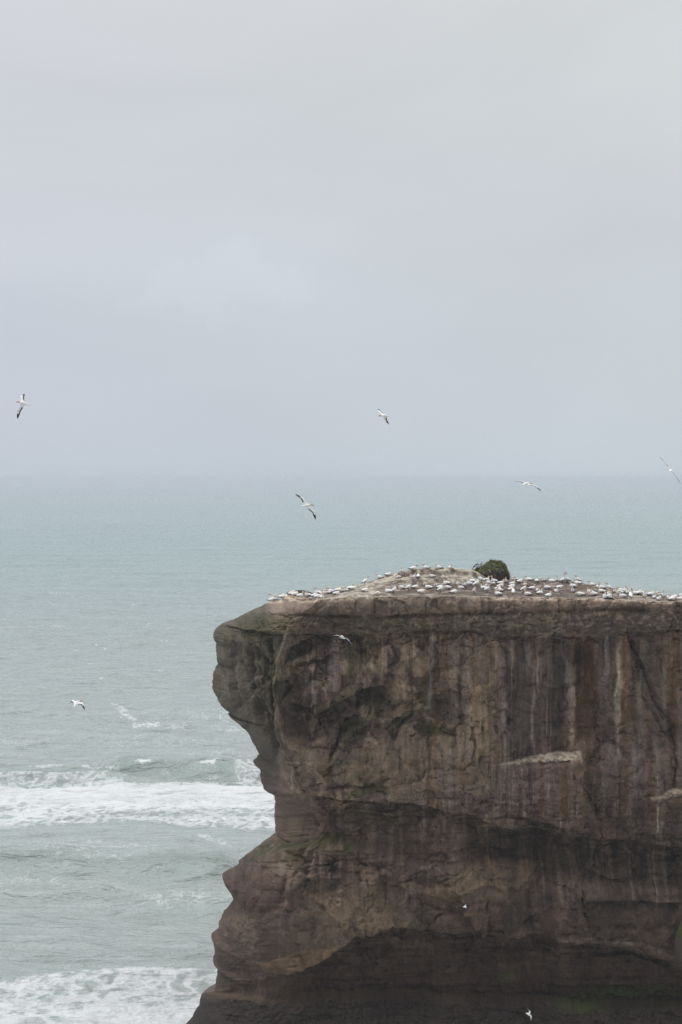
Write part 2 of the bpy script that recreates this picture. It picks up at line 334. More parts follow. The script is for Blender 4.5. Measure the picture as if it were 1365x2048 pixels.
# ------------------------------------------------------------------ where the gannets sit
# column, row of the feet on the photo, facing, pose
BIRDS = [(542, 1205, 'R', 'sit'), (548, 1203, 'L', 'alert'), (563, 1199, 'R', 'tuck'), (576, 1198, 'R', 'alert'), (583, 1199, 'R', 'tuck'), (589, 1195.5, 'R', 'tuck'), (600, 1196, 'R', 'sit'), (617, 1193, 'L', 'tuck'), (628, 1194, 'R', 'sit'),
    (634, 1196, 'R', 'bow'), (644, 1197, 'C', 'sit'), (638, 1189, 'L', 'alert'), (645, 1190, 'C', 'sit'), (655, 1188, 'L', 'tuck'), (663, 1186, 'L', 'sit'), (672, 1190, 'R', 'sit'), (675, 1183, 'R', 'tuck'), (682, 1184, 'C', 'sit'), (691, 1183, 'L', 'tuck'),
    (699, 1179, 'R', 'sit'), (707, 1179, 'R', 'side'), (730, 1169, 'R', 'stand'), (730, 1184, 'R', 'sit'), (760, 1157, 'L', 'sit'), (776, 1152, 'R', 'tuck'), (796, 1157, 'L', 'tuck'), (757, 1190, 'C', 'bow'), (779, 1186, 'L', 'alert'), (787, 1188, 'R', 'preen'),
    (804, 1145, 'C', 'sit'), (826, 1141, 'R', 'sit'), (853, 1138, 'L', 'sit'), (878, 1138, 'L', 'side'), (901, 1138, 'C', 'sit'), (830, 1156, 'C', 'sit'), (837, 1156, 'A', 'alert'), (865, 1155, 'L', 'sit'), (887, 1158, 'C', 'sit'),
    (805, 1178, 'L', 'sit'), (815, 1175, 'C', 'alert'), (817, 1182, 'R', 'stand'), (830, 1177, 'R', 'alert'), (851, 1172, 'C', 'alert'), (859, 1178, 'L', 'sit'), (842, 1187, 'R', 'bow'), (872, 1173, 'C', 'sit'), (880, 1178, 'R', 'sit'), (881, 1186, 'R', 'stand'),
    (895, 1170, 'L', 'sit'), (897, 1178, 'L', 'side'), (907, 1187, 'R', 'tuck'), (916, 1170, 'C', 'alert'), (929, 1173, 'C', 'sit'), (923, 1179, 'L', 'sit'), (940, 1170, 'L', 'sit'), (947, 1165, 'L', 'sit'), (952, 1175, 'R', 'preen'), (949, 1189, 'C', 'preen'),
    (964, 1167, 'L', 'stand'), (972, 1163, 'R', 'sit'), (974, 1174, 'C', 'sit'), (979, 1169, 'L', 'sit'), (985, 1170, 'L', 'tuck'), (969, 1179, 'L', 'sit'), (974, 1185, 'R', 'stand'), (990, 1165, 'L', 'alert'), (1001, 1162, 'C', 'preen'), (1001, 1169, 'R', 'sit'),
    (1000, 1175, 'R', 'tuck'), (995, 1180, 'R', 'sit'), (1001, 1184, 'L', 'side'), (998, 1191, 'L', 'sit'), (1012, 1165, 'C', 'sit'), (1015, 1160, 'R', 'preen'), (1032, 1161, 'L', 'tuck'), (1039, 1166, 'R', 'tuck'), (1024, 1170, 'R', 'sit'), (1023, 1176, 'R', 'sit'),
    (1021, 1182, 'R', 'tuck'), (1027, 1190, 'A', 'stand'), (1051, 1172, 'C', 'alert'), (1047, 1185, 'R', 'stand'), (1057, 1191, 'L', 'sit'),
    (1059, 1162, 'L', 'sit'), (1074, 1164, 'A', 'tuck'), (1086, 1163, 'L', 'tuck'), (1105, 1165, 'L', 'sit'), (1114, 1162, 'C', 'alert'), (1125, 1166, 'R', 'stretch'), (1136, 1165, 'L', 'stretch'), (1158, 1165, 'L', 'stand'), (1157, 1169, 'L', 'sit'), (1185, 1172, 'L', 'sit'),
    (1064, 1179, 'R', 'sit'), (1076, 1184, 'C', 'sit'), (1079, 1189, 'R', 'sit'), (1096, 1194, 'R', 'sit'), (1096, 1178, 'L', 'sit'), (1118, 1177, 'R', 'bow'), (1113, 1185, 'C', 'sit'), (1148, 1175, 'L', 'sit'), (1146, 1184, 'C', 'sit'), (1163, 1192, 'L', 'bow'),
    (1182, 1186, 'L', 'sit'), (1189, 1191, 'L', 'side'), (1196, 1176, 'C', 'alert'), (1205, 1178, 'L', 'sit'), (1205, 1185, 'L', 'sit'), (1220, 1182, 'L', 'stand'), (1230, 1185, 'C', 'sit'), (1243, 1184, 'L', 'sit'), (1241, 1188, 'L', 'sit'), (1250, 1184, 'C', 'alert'),
    (1255, 1187, 'C', 'alert'), (1262, 1188, 'C', 'alert'), (1272, 1189, 'L', 'sit'), (1278, 1189, 'R', 'tuck'), (1288, 1189, 'L', 'sit'), (1210, 1196, 'C', 'alert'), (1218, 1190, 'C', 'sit'), (1219, 1198, 'C', 'sit'), (1247, 1195, 'L', 'alert'), (1262, 1198, 'A', 'stand'),
    (1290, 1198, 'C', 'stand'), (1301, 1192, 'R', 'tuck'), (1309, 1197, 'C', 'alert'), (1318, 1201, 'C', 'tuck'), (1320, 1192, 'L', 'tuck'), (1329, 1194, 'C', 'alert'), (1337, 1197, 'C', 'sit'), (1343, 1201, 'R', 'bow'), (1347, 1198, 'R', 'tuck'), (1360, 1200, 'R', 'sit'), (1363, 1194, 'C', 'sit')]

# ------------------------------------------------------------------ the cliff
YF, DN = 110.0, 8.0          # depth of the front face, how far the seaward nose goes back
YN = YF + DN
SIL = [(575, 1190), (560, 1198), (540, 1203), (500, 1222), (463, 1240), (445, 1247), (432, 1258), (426, 1268), (427, 1276), (434, 1285), (433, 1305), (436, 1325), (433, 1333), (427, 1345),
       (425, 1365), (427, 1378), (437, 1398), (446, 1410), (455, 1426), (460, 1430), (461.5, 1423), (468, 1424), (473, 1440), (490, 1453), (500, 1468), (510, 1490), (518, 1503), (522, 1507),
       (512, 1515), (507, 1521), (510, 1525), (520, 1534), (523, 1557), (527, 1572), (548, 1586), (550, 1600), (549, 1640), (553, 1662), (557, 1667), (545, 1669), (520, 1690), (500, 1705),
       (478, 1720), (474, 1732), (445, 1746), (447, 1755), (460, 1770), (468, 1785), (467, 1800), (450, 1820), (440, 1840), (436, 1855), (424, 1865), (428, 1880), (432, 1905), (427, 1913),
       (440, 1925), (434, 1945), (432, 1970), (430, 1982), (405, 1985), (400, 2000), (402, 2008), (392, 2020), (380, 2040), (373, 2048), (330, 2085), (270, 2130), (240, 2160), (230, 2200)]
RIM = [(430, 1203), (560, 1201), (640, 1200), (690, 1195.5), (760, 1194), (900, 1193), (960, 1196), (1050, 1199), (1205, 1200), (1290, 1204), (1365, 1205), (1750, 1212)]
CREST = [(540, 1200), (600, 1195.5), (640, 1188), (700, 1174), (750, 1161), (780, 1151), (800, 1145), (825, 1138.5), (900, 1137), (945, 1139), (975, 1153), (1017, 1158), (1100, 1159),
         (1150, 1163), (1190, 1171), (1240, 1181), (1300, 1187), (1365, 1192), (1750, 1205)]
CRY = [(540, 118), (575, 119), (640, 121), (700, 125), (780, 131), (830, 133.5), (945, 134), (1017, 135), (1100, 134), (1190, 130), (1300, 126), (1365, 124), (1750, 122)]
L1 = [(400, 1246), (480, 1234), (560, 1226), (640, 1226), (760, 1229), (900, 1224), (1100, 1222), (1240, 1214), (1365, 1222), (1700, 1225)]
L2 = [(400, 1240), (480, 1256), (520, 1263), (600, 1266), (680, 1268), (800, 1266), (860, 1254), (950, 1262), (1010, 1272), (1180, 1274), (1260, 1264), (1365, 1262), (1700, 1262)]
L3 = [(430, 1575), (548, 1589), (646, 1600), (702, 1607), (740, 1609), (853, 1619), (900, 1630), (960, 1640), (1000, 1664), (1086, 1670), (1211, 1689), (1285, 1689), (1365, 1705), (1700, 1730)]
L4 = [(430, 1722), (480, 1716), (520, 1692), (570, 1684), (640, 1679), (700, 1690), (740, 1694), (800, 1720), (870, 1738), (960, 1730), (1010, 1720), (1100, 1760), (1170, 1770), (1365, 1780), (1700, 1780)]
L5 = [(420, 1985), (520, 1960), (566, 1949), (627, 1939), (684, 1905), (714, 1885), (745, 1884), (760, 1867), (880, 1875), (982, 1881), (1120, 1886), (1240, 1902), (1365, 1938), (1700, 1960)]
L6 = [(400, 1984), (430, 1984), (500, 1993), (700, 2000), (900, 2005), (1100, 2014), (1220, 2022), (1365, 2020), (1700, 2020)]

def ground_z(x, y):
    """height of the top of the rock"""
    x = np.asarray(x, float); y = np.asarray(y, float)
    px = CX + F * x / y
    yr = YF + DN * (1 - np.sqrt(np.clip(1 - (1 - np.clip((px - 540) / 90, 0, 1)) ** 2, 0, 1)))
    rim = pl(RIM, px); cp = pl(CREST, px); cy = pl(CRY, px)
    zr = ZC - (rim - HY) * yr / F; zc = ZC - (cp - HY) * cy / F
    t = np.clip((y - yr) / np.maximum(cy - yr, 0.5), 0, 1)
    z = zr + (zc - zr) * t
    # terraces of the mound: profile of rows against t
    wig = 0.05 * fbm(px / 28, y * 0, 80, 3)
    tt = np.clip(t + wig * np.sin(np.pi * t), 0, 1)
    tb = [(0, 0), (0.42, 0.44), (0.50, 0.52), (0.515, 0.66), (0.70, 0.76), (0.715, 0.96), (1.0, 1.0)]
    q = pl(tb, tt)
    pyt = rim + (cp - rim) * q; yy = yr + (cy - yr) * t
    zt = ZC - (pyt - HY) * yy / F
    mk = sstep((px - 765) / 35) * (1 - sstep((px - 950) / 45))
    z = z * (1 - mk) + zt * mk
    over = np.clip(y - cy, 0, None)
    z = z - 0.10 * over - 0.02 * over ** 2
    inside = sstep((y - yr) / 1.0)
    z = z + inside * (0.10 * fbm(x / 1.7, y / 1.7, 81, 3) + 0.06 * ridge(x / 0.7, y / 0.9, 82, 3) - 0.02)
    return z

def rock_detail(P, Q):
    """recess (m, + = deeper) and colour of the face, by its rows and columns as measured on the photo"""
    # ---- relief
    wq = Q + 3.0 * fbm(P / 22, Q / 40, 90, 3) + 1.2 * fbm(P / 5, Q / 9, 91, 2)
    l1, l2, l3, l4, l5, l6 = (pl(L, P) for L in (L1, L2, L3, L4, L5, L6))
    st = lambda l, w: sstep((wq - l) / w)
    D = 0.30 * sstep((1222 - Q) / 26) ** 2                       # rounded rim
    front = sstep((P - 540) / 70)
    D += front * ((0.30 - 0.10 * sstep((P - 880) / 60)) * (0.65 + 0.6 * fbm(P / 40, Q * 0, 89, 3)) * np.exp(-((wq - l1 - 5) / 4.0) ** 2) + 0.16 * st(l1, 5))
    # blocks of the cap, split by joints
    bj = np.abs(((P + 7 * fbm(P / 60, Q / 60, 92, 2)) / 34.0 + 0.5) % 1.0 - 0.5)
    D += 0.16 * np.exp(-(bj / 0.055) ** 2) * band(Q, 1204, 1228, 8) * (0.5 + 0.5 * vn(P / 34, P * 0, 93))
    D += 0.14 * vn(np.floor((P + 7 * fbm(P / 60, Q / 60, 92, 2)) / 34.0) * 3.7, Q * 0, 94) * band(Q, 1200, 1228, 10)
    D += st(l2, 5) * (0.55 + 0.25 * front)
    frac = np.clip((Q - l2) / (l3 - l2), 0, 1)
    D += 0.35 * frac
    D += 1.75 * st(l3, 6) * (0.7 + 0.3 * vn(P / 60, Q * 0, 95))
    fr2 = np.clip((Q - l3) / (l4 - l3), 0, 1)
    D -= 0.85 * fr2
    shelf = 0.45 + 0.55 * (1 - sstep((P - 690) / 120))
    D -= 1.5 * st(l4, 16) * shelf
    fr3 = np.clip((Q - l4) / (l5 - l4), 0, 1)
    D -= 0.45 * np.sin(np.pi * fr3)
    cave = sstep((P - 520) / 110)
    D += sstep((wq + 7 * fbm(P / 26, Q * 0, 77, 3) - l5 + 3) / (12 + 10 * sstep((P - 900) / 200))) * (0.30 + 1.5 * cave)
    fr5 = np.clip((Q - l5) / (l6 - l5), 0, 1)
    D -= cave * 0.45 * fr5
    D += cave * band(fr5, 0.12, 0.95, 0.15) * 0.30 * ridge(P / 240, Q / 17 + 0.25 * fbm(P / 90, Q / 60, 76, 2), 75, 3)
    D -= st(l6, 9) * (0.35 + 1.35 * cave)
    D -= 3.2 * np.clip((Q - l6 - 8) / 130, 0, 1.5)
    D += 0.5 * front * fbm(P / 150, Q / 190, 96, 3) + 0.26 * fbm(P / 55, Q / 70, 97, 3)
    D += (0.17 - 0.07 * sstep((Q - 1640) / 40)) * fbm(P / 17, Q / 24, 98, 4) + 0.20 * ridge(P / 60 + 0.5 * Q / 90, Q / 46 - 0.3 * P / 60, 88, 3) * band(P, 600, 900, 120) * band(Q, 1280, 1620, 60)
    flute = band(Q, 1270, 1610, 40)
    D += 0.12 * flute * ridge(P / 24 + 0.6 * fbm(P / 40, Q / 120, 99, 2), Q / 260, 100, 2)
    strat = band(Q, 1600, 1745, 30) + band(Q, 1935, 2200, 30) + 0.25 * band(Q, 1745, 1935, 30) + 0.6 * band(Q, 1228, 1270, 10)
    D += 0.11 * strat * (ridge(P / 170, Q / 9 + 0.4 * fbm(P / 60, Q / 60, 101, 2), 102, 3))
    D += 0.05 * fbm(P / 5, Q / 5, 103, 3) * (1 + band(Q, 1995, 2200, 20) * 2.2 + band(Q, 1228, 1272, 10) * 1.2)
    # broken facets: every block of rock has its own set-back and tilt
    for (cw, ch, A_, T_, sd, msk) in ((104, 80, 0.30, 0.52, 200, band(Q, 1285, 1960, 60) * (0.45 + 0.55 * (1 - sstep((P - 900) / 150)))), (40, 30, 0.11, 0.24, 210, band(Q, 1240, 2200, 40) * (0.6 + 0.4 * (1 - sstep((P - 900) / 150)))), (15, 11, 0.03, 0.06, 220, band(Q, 1232, 2200, 20)), (60, 13, 0.10, 0.12, 230, np.clip(band(Q, 1600, 1745, 30) + band(Q, 1940, 2200, 30), 0, 1))):
        r0, r1_, r2_, ex, ey = cells((P + 0.30 * cw * fbm(P / (0.5 * cw), Q / (0.5 * ch), sd + 5, 3)) / cw, (Q + 0.30 * ch * fbm(P / (0.6 * cw), Q / (0.5 * ch), sd + 6, 3)) / ch, sd)
        lowq = 1 if cw > 90 else (1 - (0.45 if cw > 20 else 0.7) * sstep((Q - 1640) / 40)); D += msk * lowq * front * (A_ * r0 + T_ * (r1_ * ex + r2_ * ey))
    # flaked plates: stepped noise gives faces with sharp edges
    pn = fbm(P / 70 + 0.3 * fbm(P / 30, Q / 30, 104, 2), Q / 95, 105, 3)
    D += 0.20 * (sstep((pn - 0.12) / 0.02) + sstep((pn + 0.15) / 0.02)) * front
    pn2 = fbm(P / 38, Q / 60, 106, 3)
    D += 0.07 * sstep((pn2 - 0.1) / 0.02)
    # ledges: (line, depth above or below, fall-off)
    # the slab: its top slopes out from the wall
    slab = [(1010, 1537), (1040, 1533), (1070, 1523), (1095, 1518), (1120, 1513), (1168, 1511)]
    D -= 0.75 * band(P, 1012, 1172, 6) * sstep((wq - pl(slab, P)) / (5 + 9 * sstep((P - 1040) / 50))) * np.exp(-np.clip(wq - pl(slab, P) - 14, 0, None) / 95) * sstep((P - 1000) / 120)
    moss = np.zeros_like(P)
    pale = np.zeros_like(P)
    D_ = None
    def ledge(line, prot, ln, white=0.0, green=0.0, recess=0.0, ends=10):
        nonlocal D, moss, pale
        xs = [p[0] for p in line]; m = (P > min(xs) - 25) & (P < max(xs) + 25) & (Q > min(p[1] for p in line) - 40) & (Q < max(p[1] for p in line) + 3 * max(ln, 12))
        p_, q_ = P[m], wq[m]; l = pl(line, p_); e = band(p_, min(xs), max(xs), ends)
        below = q_ - l
        D[m] -= e * prot * sstep(below / (6 if prot > 0 else 3.5)) * np.exp(-np.clip(below, 0, None) / ln)
        if recess: D[m] += e * recess * np.exp(-((below - 6) / 5.0) ** 2)
        top = e * band(below, -2, 7, 6)
        top = e * band(below, -1.5, 2.5, 3) * np.clip(0.4 + 1.1 * fbm(p_ / 14, p_ * 0, 82, 3) + 0.5, 0, 1); pale[m] = np.maximum(pale[m], white * top); moss[m] = np.maximum(moss[m], green * e * band(below, -6, 14, 10))
    ledge([(1005, 1537), (1040, 1535), (1075, 1527), (1095, 1519), (1130, 1512), (1170, 1513)], 0.30, 60, 0.5)
    ledge([(1295, 1606), (1330, 1600), (1350, 1588), (1420, 1584)], 0.55, 60, 0.75)
    ledge([(852, 1466), (880, 1463), (915, 1468)], 0.5, 16, 0.15, 0.8, 0.4)
    ledge([(575, 1616), (605, 1610), (640, 1616)], 0.35, 40, 0.55)
    ledge([(685, 1637), (710, 1633), (745, 1640), (800, 1647)], 0.4, 30, 0.55, 0.45)
    ledge([(545, 1528), (600, 1530), (660, 1532), (690, 1522)], 0.18, 30, 0.35, 0.1, 0.2)
    ledge([(800, 1764), (830, 1748), (870, 1741), (905, 1756)], 0.35, 26, 0.35, 0, 0.2)
    ledge([(745, 1752), (765, 1745), (785, 1752)], 0.3, 20, 0.2)
    ledge([(1118, 1883), (1200, 1886), (1290, 1897), (1365, 1920), (1450, 1950)], 0.5, 30, 0.30)
    ledge([(1190, 1924), (1280, 1930), (1330, 1948), (1420, 1955)], 0.6, 22, 0.16)
    ledge([(1166, 1812), (1230, 1806), (1365, 1818)], -0.5, 40)
    ledge([(640, 1548), (700, 1545)], 0.2, 20, 0, 0.4)
    ledge([(700, 1590), (730, 1580), (780, 1582)], 0.25, 22, 0, 0.75)
    # undercut lips of the scooped hollows
    for line, dp, ln, g in (([(622, 1450), (640, 1428), (680, 1404), (722, 1380), (760, 1374)], 0.55, 46, 0.3), ([(655, 1538), (678, 1518), (700, 1480), (724, 1452), (744, 1412)], 0.55, 40, 0.3), ([(745, 1432), (780, 1410), (830, 1398)], 0.40, 34, 0.3),
                            ([(770, 1472), (800, 1450), (828, 1424), (860, 1420)], 0.45, 30, 0.3), ([(575, 1300), (600, 1282), (622, 1290)], 0.45, 30, 0.0), ([(590, 1352), (620, 1344), (665, 1352)], 0.25, 26, 0), ([(560, 1420), (585, 1408), (612, 1424)], 0.3, 30, 0),
                            ([(700, 1318), (730, 1300), (770, 1322)], 0.3, 30, 0), ([(860, 1380), (900, 1366), (950, 1384)], 0.25, 30, 0), ([(905, 1300), (930, 1290), (960, 1302)], 0.25, 30, 0), ([(1158, 1300), (1172, 1284), (1192, 1298)], 0.5, 60, 0), ([(1040, 1290), (1100, 1278), (1150, 1288)], 0.2, 24, 0),
                            ([(1270, 1560), (1300, 1530), (1345, 1512), (1400, 1508)], -0.22, 70, 0), ([(1020, 1410), (1070, 1400), (1130, 1404)], 0.14, 20, 0), ([(930, 1400), (980, 1406), (1030, 1402)], 0.14, 16, 0), ([(620, 1740), (660, 1728), (720, 1744)], 0.3, 30, 0), ([(570, 1790), (590, 1755), (640, 1742)], -0.3, 60, 0),
                            ([(800, 1770), (845, 1762), (905, 1772)], 0.3, 24, 0), ([(1090, 1762), (1130, 1750), (1170, 1766)], -0.25, 60, 0), ([(640, 1802), (700, 1790), (760, 1800)], 0.16, 18, 0), ([(900, 1812), (960, 1806), (1050, 1816)], 0.16, 16, 0), ([(1050, 1700), (1110, 1694), (1180, 1704)], 0.2, 22, 0),
                            ([(700, 1658), (780, 1664), (860, 1668)], 0.2, 14, 0), ([(860, 1655), (930, 1648), (1000, 1652)], 0.25, 14, 0), ([(560, 1640), (640, 1650), (720, 1648)], 0.14, 14, 0), ([(1215, 1725), (1290, 1716), (1365, 1735)], 0.3, 26, 0), ([(860, 1720), (940, 1706), (1040, 1716)], 0.25, 22, 0)):
        ledge(line, -dp, ln, 0, g, 0, 16)
    # raised, mossy diagonal ribs
    for line, hgt, wd, g in (([(618, 1452), (640, 1428), (680, 1402), (720, 1380)], 0.34, 9, 0.55), ([(640, 1540), (672, 1520), (692, 1480), (722, 1452), (742, 1412)], 0.36, 10, 0.6),
                             ([(690, 1452), (715, 1440), (745, 1428), (775, 1408)], 0.28, 8, 0.5), ([(770, 1470), (800, 1448), (828, 1420)], 0.25, 8, 0.55),
                             ([(700, 1560), (740, 1548), (770, 1552)], 0.2, 8, 0.6), ([(660, 1575), (690, 1558), (745, 1515)], 0.2, 8, 0.35),
                             ([(545, 1470), (552, 1400), (556, 1330), (572, 1272)], 0.45, 9, 0.1)):
        xs = [p[0] for p in line]; ys = [p[1] for p in line]
        m = (P > min(xs) - 50) & (P < max(xs) + 50) & (Q > min(ys) - 50) & (Q < max(ys) + 50)
        d, s = seg_dist(P[m] + 4 * fbm(P[m] / 9, Q[m] / 9, 107, 2), Q[m], line)
        D[m] -= hgt * np.exp(-(d / wd) ** 2)
        moss[m] = np.maximum(moss[m], g * np.exp(-(d / (wd * 0.9)) ** 2) * sstep(0.7 - s / wd * 0.4))
    # plates of rock with sharp borders: (outline, set-back, colour factor, hue)
    tintmul = np.ones(P.shape + (3,))
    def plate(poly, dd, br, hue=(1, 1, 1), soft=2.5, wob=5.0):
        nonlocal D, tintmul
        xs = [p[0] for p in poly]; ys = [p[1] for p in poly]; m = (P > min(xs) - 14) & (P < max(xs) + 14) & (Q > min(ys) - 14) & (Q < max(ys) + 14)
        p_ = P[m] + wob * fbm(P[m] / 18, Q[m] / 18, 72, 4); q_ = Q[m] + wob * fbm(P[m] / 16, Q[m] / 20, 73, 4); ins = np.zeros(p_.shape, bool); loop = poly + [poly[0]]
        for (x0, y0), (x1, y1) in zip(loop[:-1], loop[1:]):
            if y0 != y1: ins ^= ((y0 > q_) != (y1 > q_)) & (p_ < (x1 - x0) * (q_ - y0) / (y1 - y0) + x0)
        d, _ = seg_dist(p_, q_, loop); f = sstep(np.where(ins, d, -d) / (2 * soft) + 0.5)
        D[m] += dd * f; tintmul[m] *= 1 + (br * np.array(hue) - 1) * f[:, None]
    a4 = lambda *q: [(400 + x / 2.844, 1180 + y / 2.844) for x, y in q]; a5 = lambda *q: [(880 + x / 2.814, 1180 + y / 2.814) for x, y in q]
    a6 = lambda *q: [(360 + x / 2.625, 1600 + y / 2.625) for x, y in q]; a7 = lambda *q: [(860 + x / 2.703, 1600 + y / 2.703) for x, y in q]
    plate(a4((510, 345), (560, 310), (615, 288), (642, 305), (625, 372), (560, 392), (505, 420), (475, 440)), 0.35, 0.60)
    plate(a4((405, 560), (430, 525), (490, 520), (525, 560), (500, 592), (470, 640), (420, 700)), 0.30, 0.72)  # shadow at the foot of the corner, painted darker besides the set-back
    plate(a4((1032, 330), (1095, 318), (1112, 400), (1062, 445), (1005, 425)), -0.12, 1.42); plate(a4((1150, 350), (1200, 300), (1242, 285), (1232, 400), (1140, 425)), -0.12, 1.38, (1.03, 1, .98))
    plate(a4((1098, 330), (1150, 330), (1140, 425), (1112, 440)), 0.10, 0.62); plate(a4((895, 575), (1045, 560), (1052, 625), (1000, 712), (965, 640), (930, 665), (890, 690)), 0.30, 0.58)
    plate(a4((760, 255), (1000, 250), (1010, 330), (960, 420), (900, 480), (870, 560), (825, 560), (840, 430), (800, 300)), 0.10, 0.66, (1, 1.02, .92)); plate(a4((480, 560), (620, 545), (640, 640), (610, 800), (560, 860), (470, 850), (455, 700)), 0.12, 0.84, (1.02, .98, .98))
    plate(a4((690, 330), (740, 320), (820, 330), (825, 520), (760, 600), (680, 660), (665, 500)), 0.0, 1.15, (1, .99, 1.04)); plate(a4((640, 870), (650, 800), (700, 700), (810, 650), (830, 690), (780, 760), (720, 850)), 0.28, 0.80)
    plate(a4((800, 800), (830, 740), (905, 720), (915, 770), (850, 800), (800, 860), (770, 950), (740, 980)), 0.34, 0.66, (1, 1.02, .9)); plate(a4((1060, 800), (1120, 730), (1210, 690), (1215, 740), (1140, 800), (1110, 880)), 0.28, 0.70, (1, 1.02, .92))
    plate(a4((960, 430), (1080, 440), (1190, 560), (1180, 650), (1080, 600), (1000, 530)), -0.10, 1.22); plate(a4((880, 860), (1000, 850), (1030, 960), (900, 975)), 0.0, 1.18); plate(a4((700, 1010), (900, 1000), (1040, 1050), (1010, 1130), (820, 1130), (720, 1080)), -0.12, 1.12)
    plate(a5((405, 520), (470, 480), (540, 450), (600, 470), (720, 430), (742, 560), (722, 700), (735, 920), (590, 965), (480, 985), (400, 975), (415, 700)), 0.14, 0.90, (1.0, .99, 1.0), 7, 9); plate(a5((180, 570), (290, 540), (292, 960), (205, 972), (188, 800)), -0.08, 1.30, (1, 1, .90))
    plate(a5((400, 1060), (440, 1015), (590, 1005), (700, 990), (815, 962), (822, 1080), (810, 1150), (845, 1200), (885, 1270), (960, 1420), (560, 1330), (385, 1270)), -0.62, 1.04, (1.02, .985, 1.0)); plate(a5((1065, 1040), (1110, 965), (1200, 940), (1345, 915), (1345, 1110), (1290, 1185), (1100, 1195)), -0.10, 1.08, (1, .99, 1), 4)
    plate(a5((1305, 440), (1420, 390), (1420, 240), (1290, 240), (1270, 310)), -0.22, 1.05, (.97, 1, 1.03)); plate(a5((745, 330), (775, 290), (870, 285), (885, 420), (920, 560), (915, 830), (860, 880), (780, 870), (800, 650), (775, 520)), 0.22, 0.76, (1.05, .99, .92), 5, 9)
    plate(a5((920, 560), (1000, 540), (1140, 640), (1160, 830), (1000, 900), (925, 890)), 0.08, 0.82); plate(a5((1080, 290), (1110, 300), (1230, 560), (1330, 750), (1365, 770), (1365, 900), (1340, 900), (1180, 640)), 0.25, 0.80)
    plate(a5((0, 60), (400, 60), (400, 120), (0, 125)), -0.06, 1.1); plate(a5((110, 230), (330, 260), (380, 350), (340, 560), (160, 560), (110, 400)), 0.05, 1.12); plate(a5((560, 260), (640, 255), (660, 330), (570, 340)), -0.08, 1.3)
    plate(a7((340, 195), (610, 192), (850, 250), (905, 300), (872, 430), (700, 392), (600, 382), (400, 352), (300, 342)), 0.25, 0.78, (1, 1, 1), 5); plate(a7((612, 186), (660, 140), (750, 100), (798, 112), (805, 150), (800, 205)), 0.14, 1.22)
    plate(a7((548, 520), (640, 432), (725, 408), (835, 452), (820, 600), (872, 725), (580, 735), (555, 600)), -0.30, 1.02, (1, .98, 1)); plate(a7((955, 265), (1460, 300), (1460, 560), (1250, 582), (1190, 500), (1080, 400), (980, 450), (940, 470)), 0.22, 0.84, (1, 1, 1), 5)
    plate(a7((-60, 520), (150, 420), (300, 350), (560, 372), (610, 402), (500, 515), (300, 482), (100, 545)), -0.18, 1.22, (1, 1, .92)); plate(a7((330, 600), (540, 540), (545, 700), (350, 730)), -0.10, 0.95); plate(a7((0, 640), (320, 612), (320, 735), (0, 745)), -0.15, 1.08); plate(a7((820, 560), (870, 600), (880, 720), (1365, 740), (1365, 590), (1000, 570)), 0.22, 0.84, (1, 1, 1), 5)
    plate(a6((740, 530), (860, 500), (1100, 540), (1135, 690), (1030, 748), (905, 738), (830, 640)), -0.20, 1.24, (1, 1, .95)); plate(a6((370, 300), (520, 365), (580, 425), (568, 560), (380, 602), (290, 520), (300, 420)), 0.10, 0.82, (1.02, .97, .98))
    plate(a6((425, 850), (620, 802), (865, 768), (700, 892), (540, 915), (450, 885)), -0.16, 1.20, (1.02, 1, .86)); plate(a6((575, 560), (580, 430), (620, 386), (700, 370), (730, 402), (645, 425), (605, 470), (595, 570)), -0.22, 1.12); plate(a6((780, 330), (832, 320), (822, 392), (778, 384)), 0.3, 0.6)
    plate(a6((650, 450), (700, 420), (840, 415), (860, 470), (740, 500), (680, 480)), 0.18, 0.84); plate(a6((1180, 450), (1240, 410), (1340, 370), (1420, 400), (1420, 470), (1280, 470)), 0.22, 0.84)
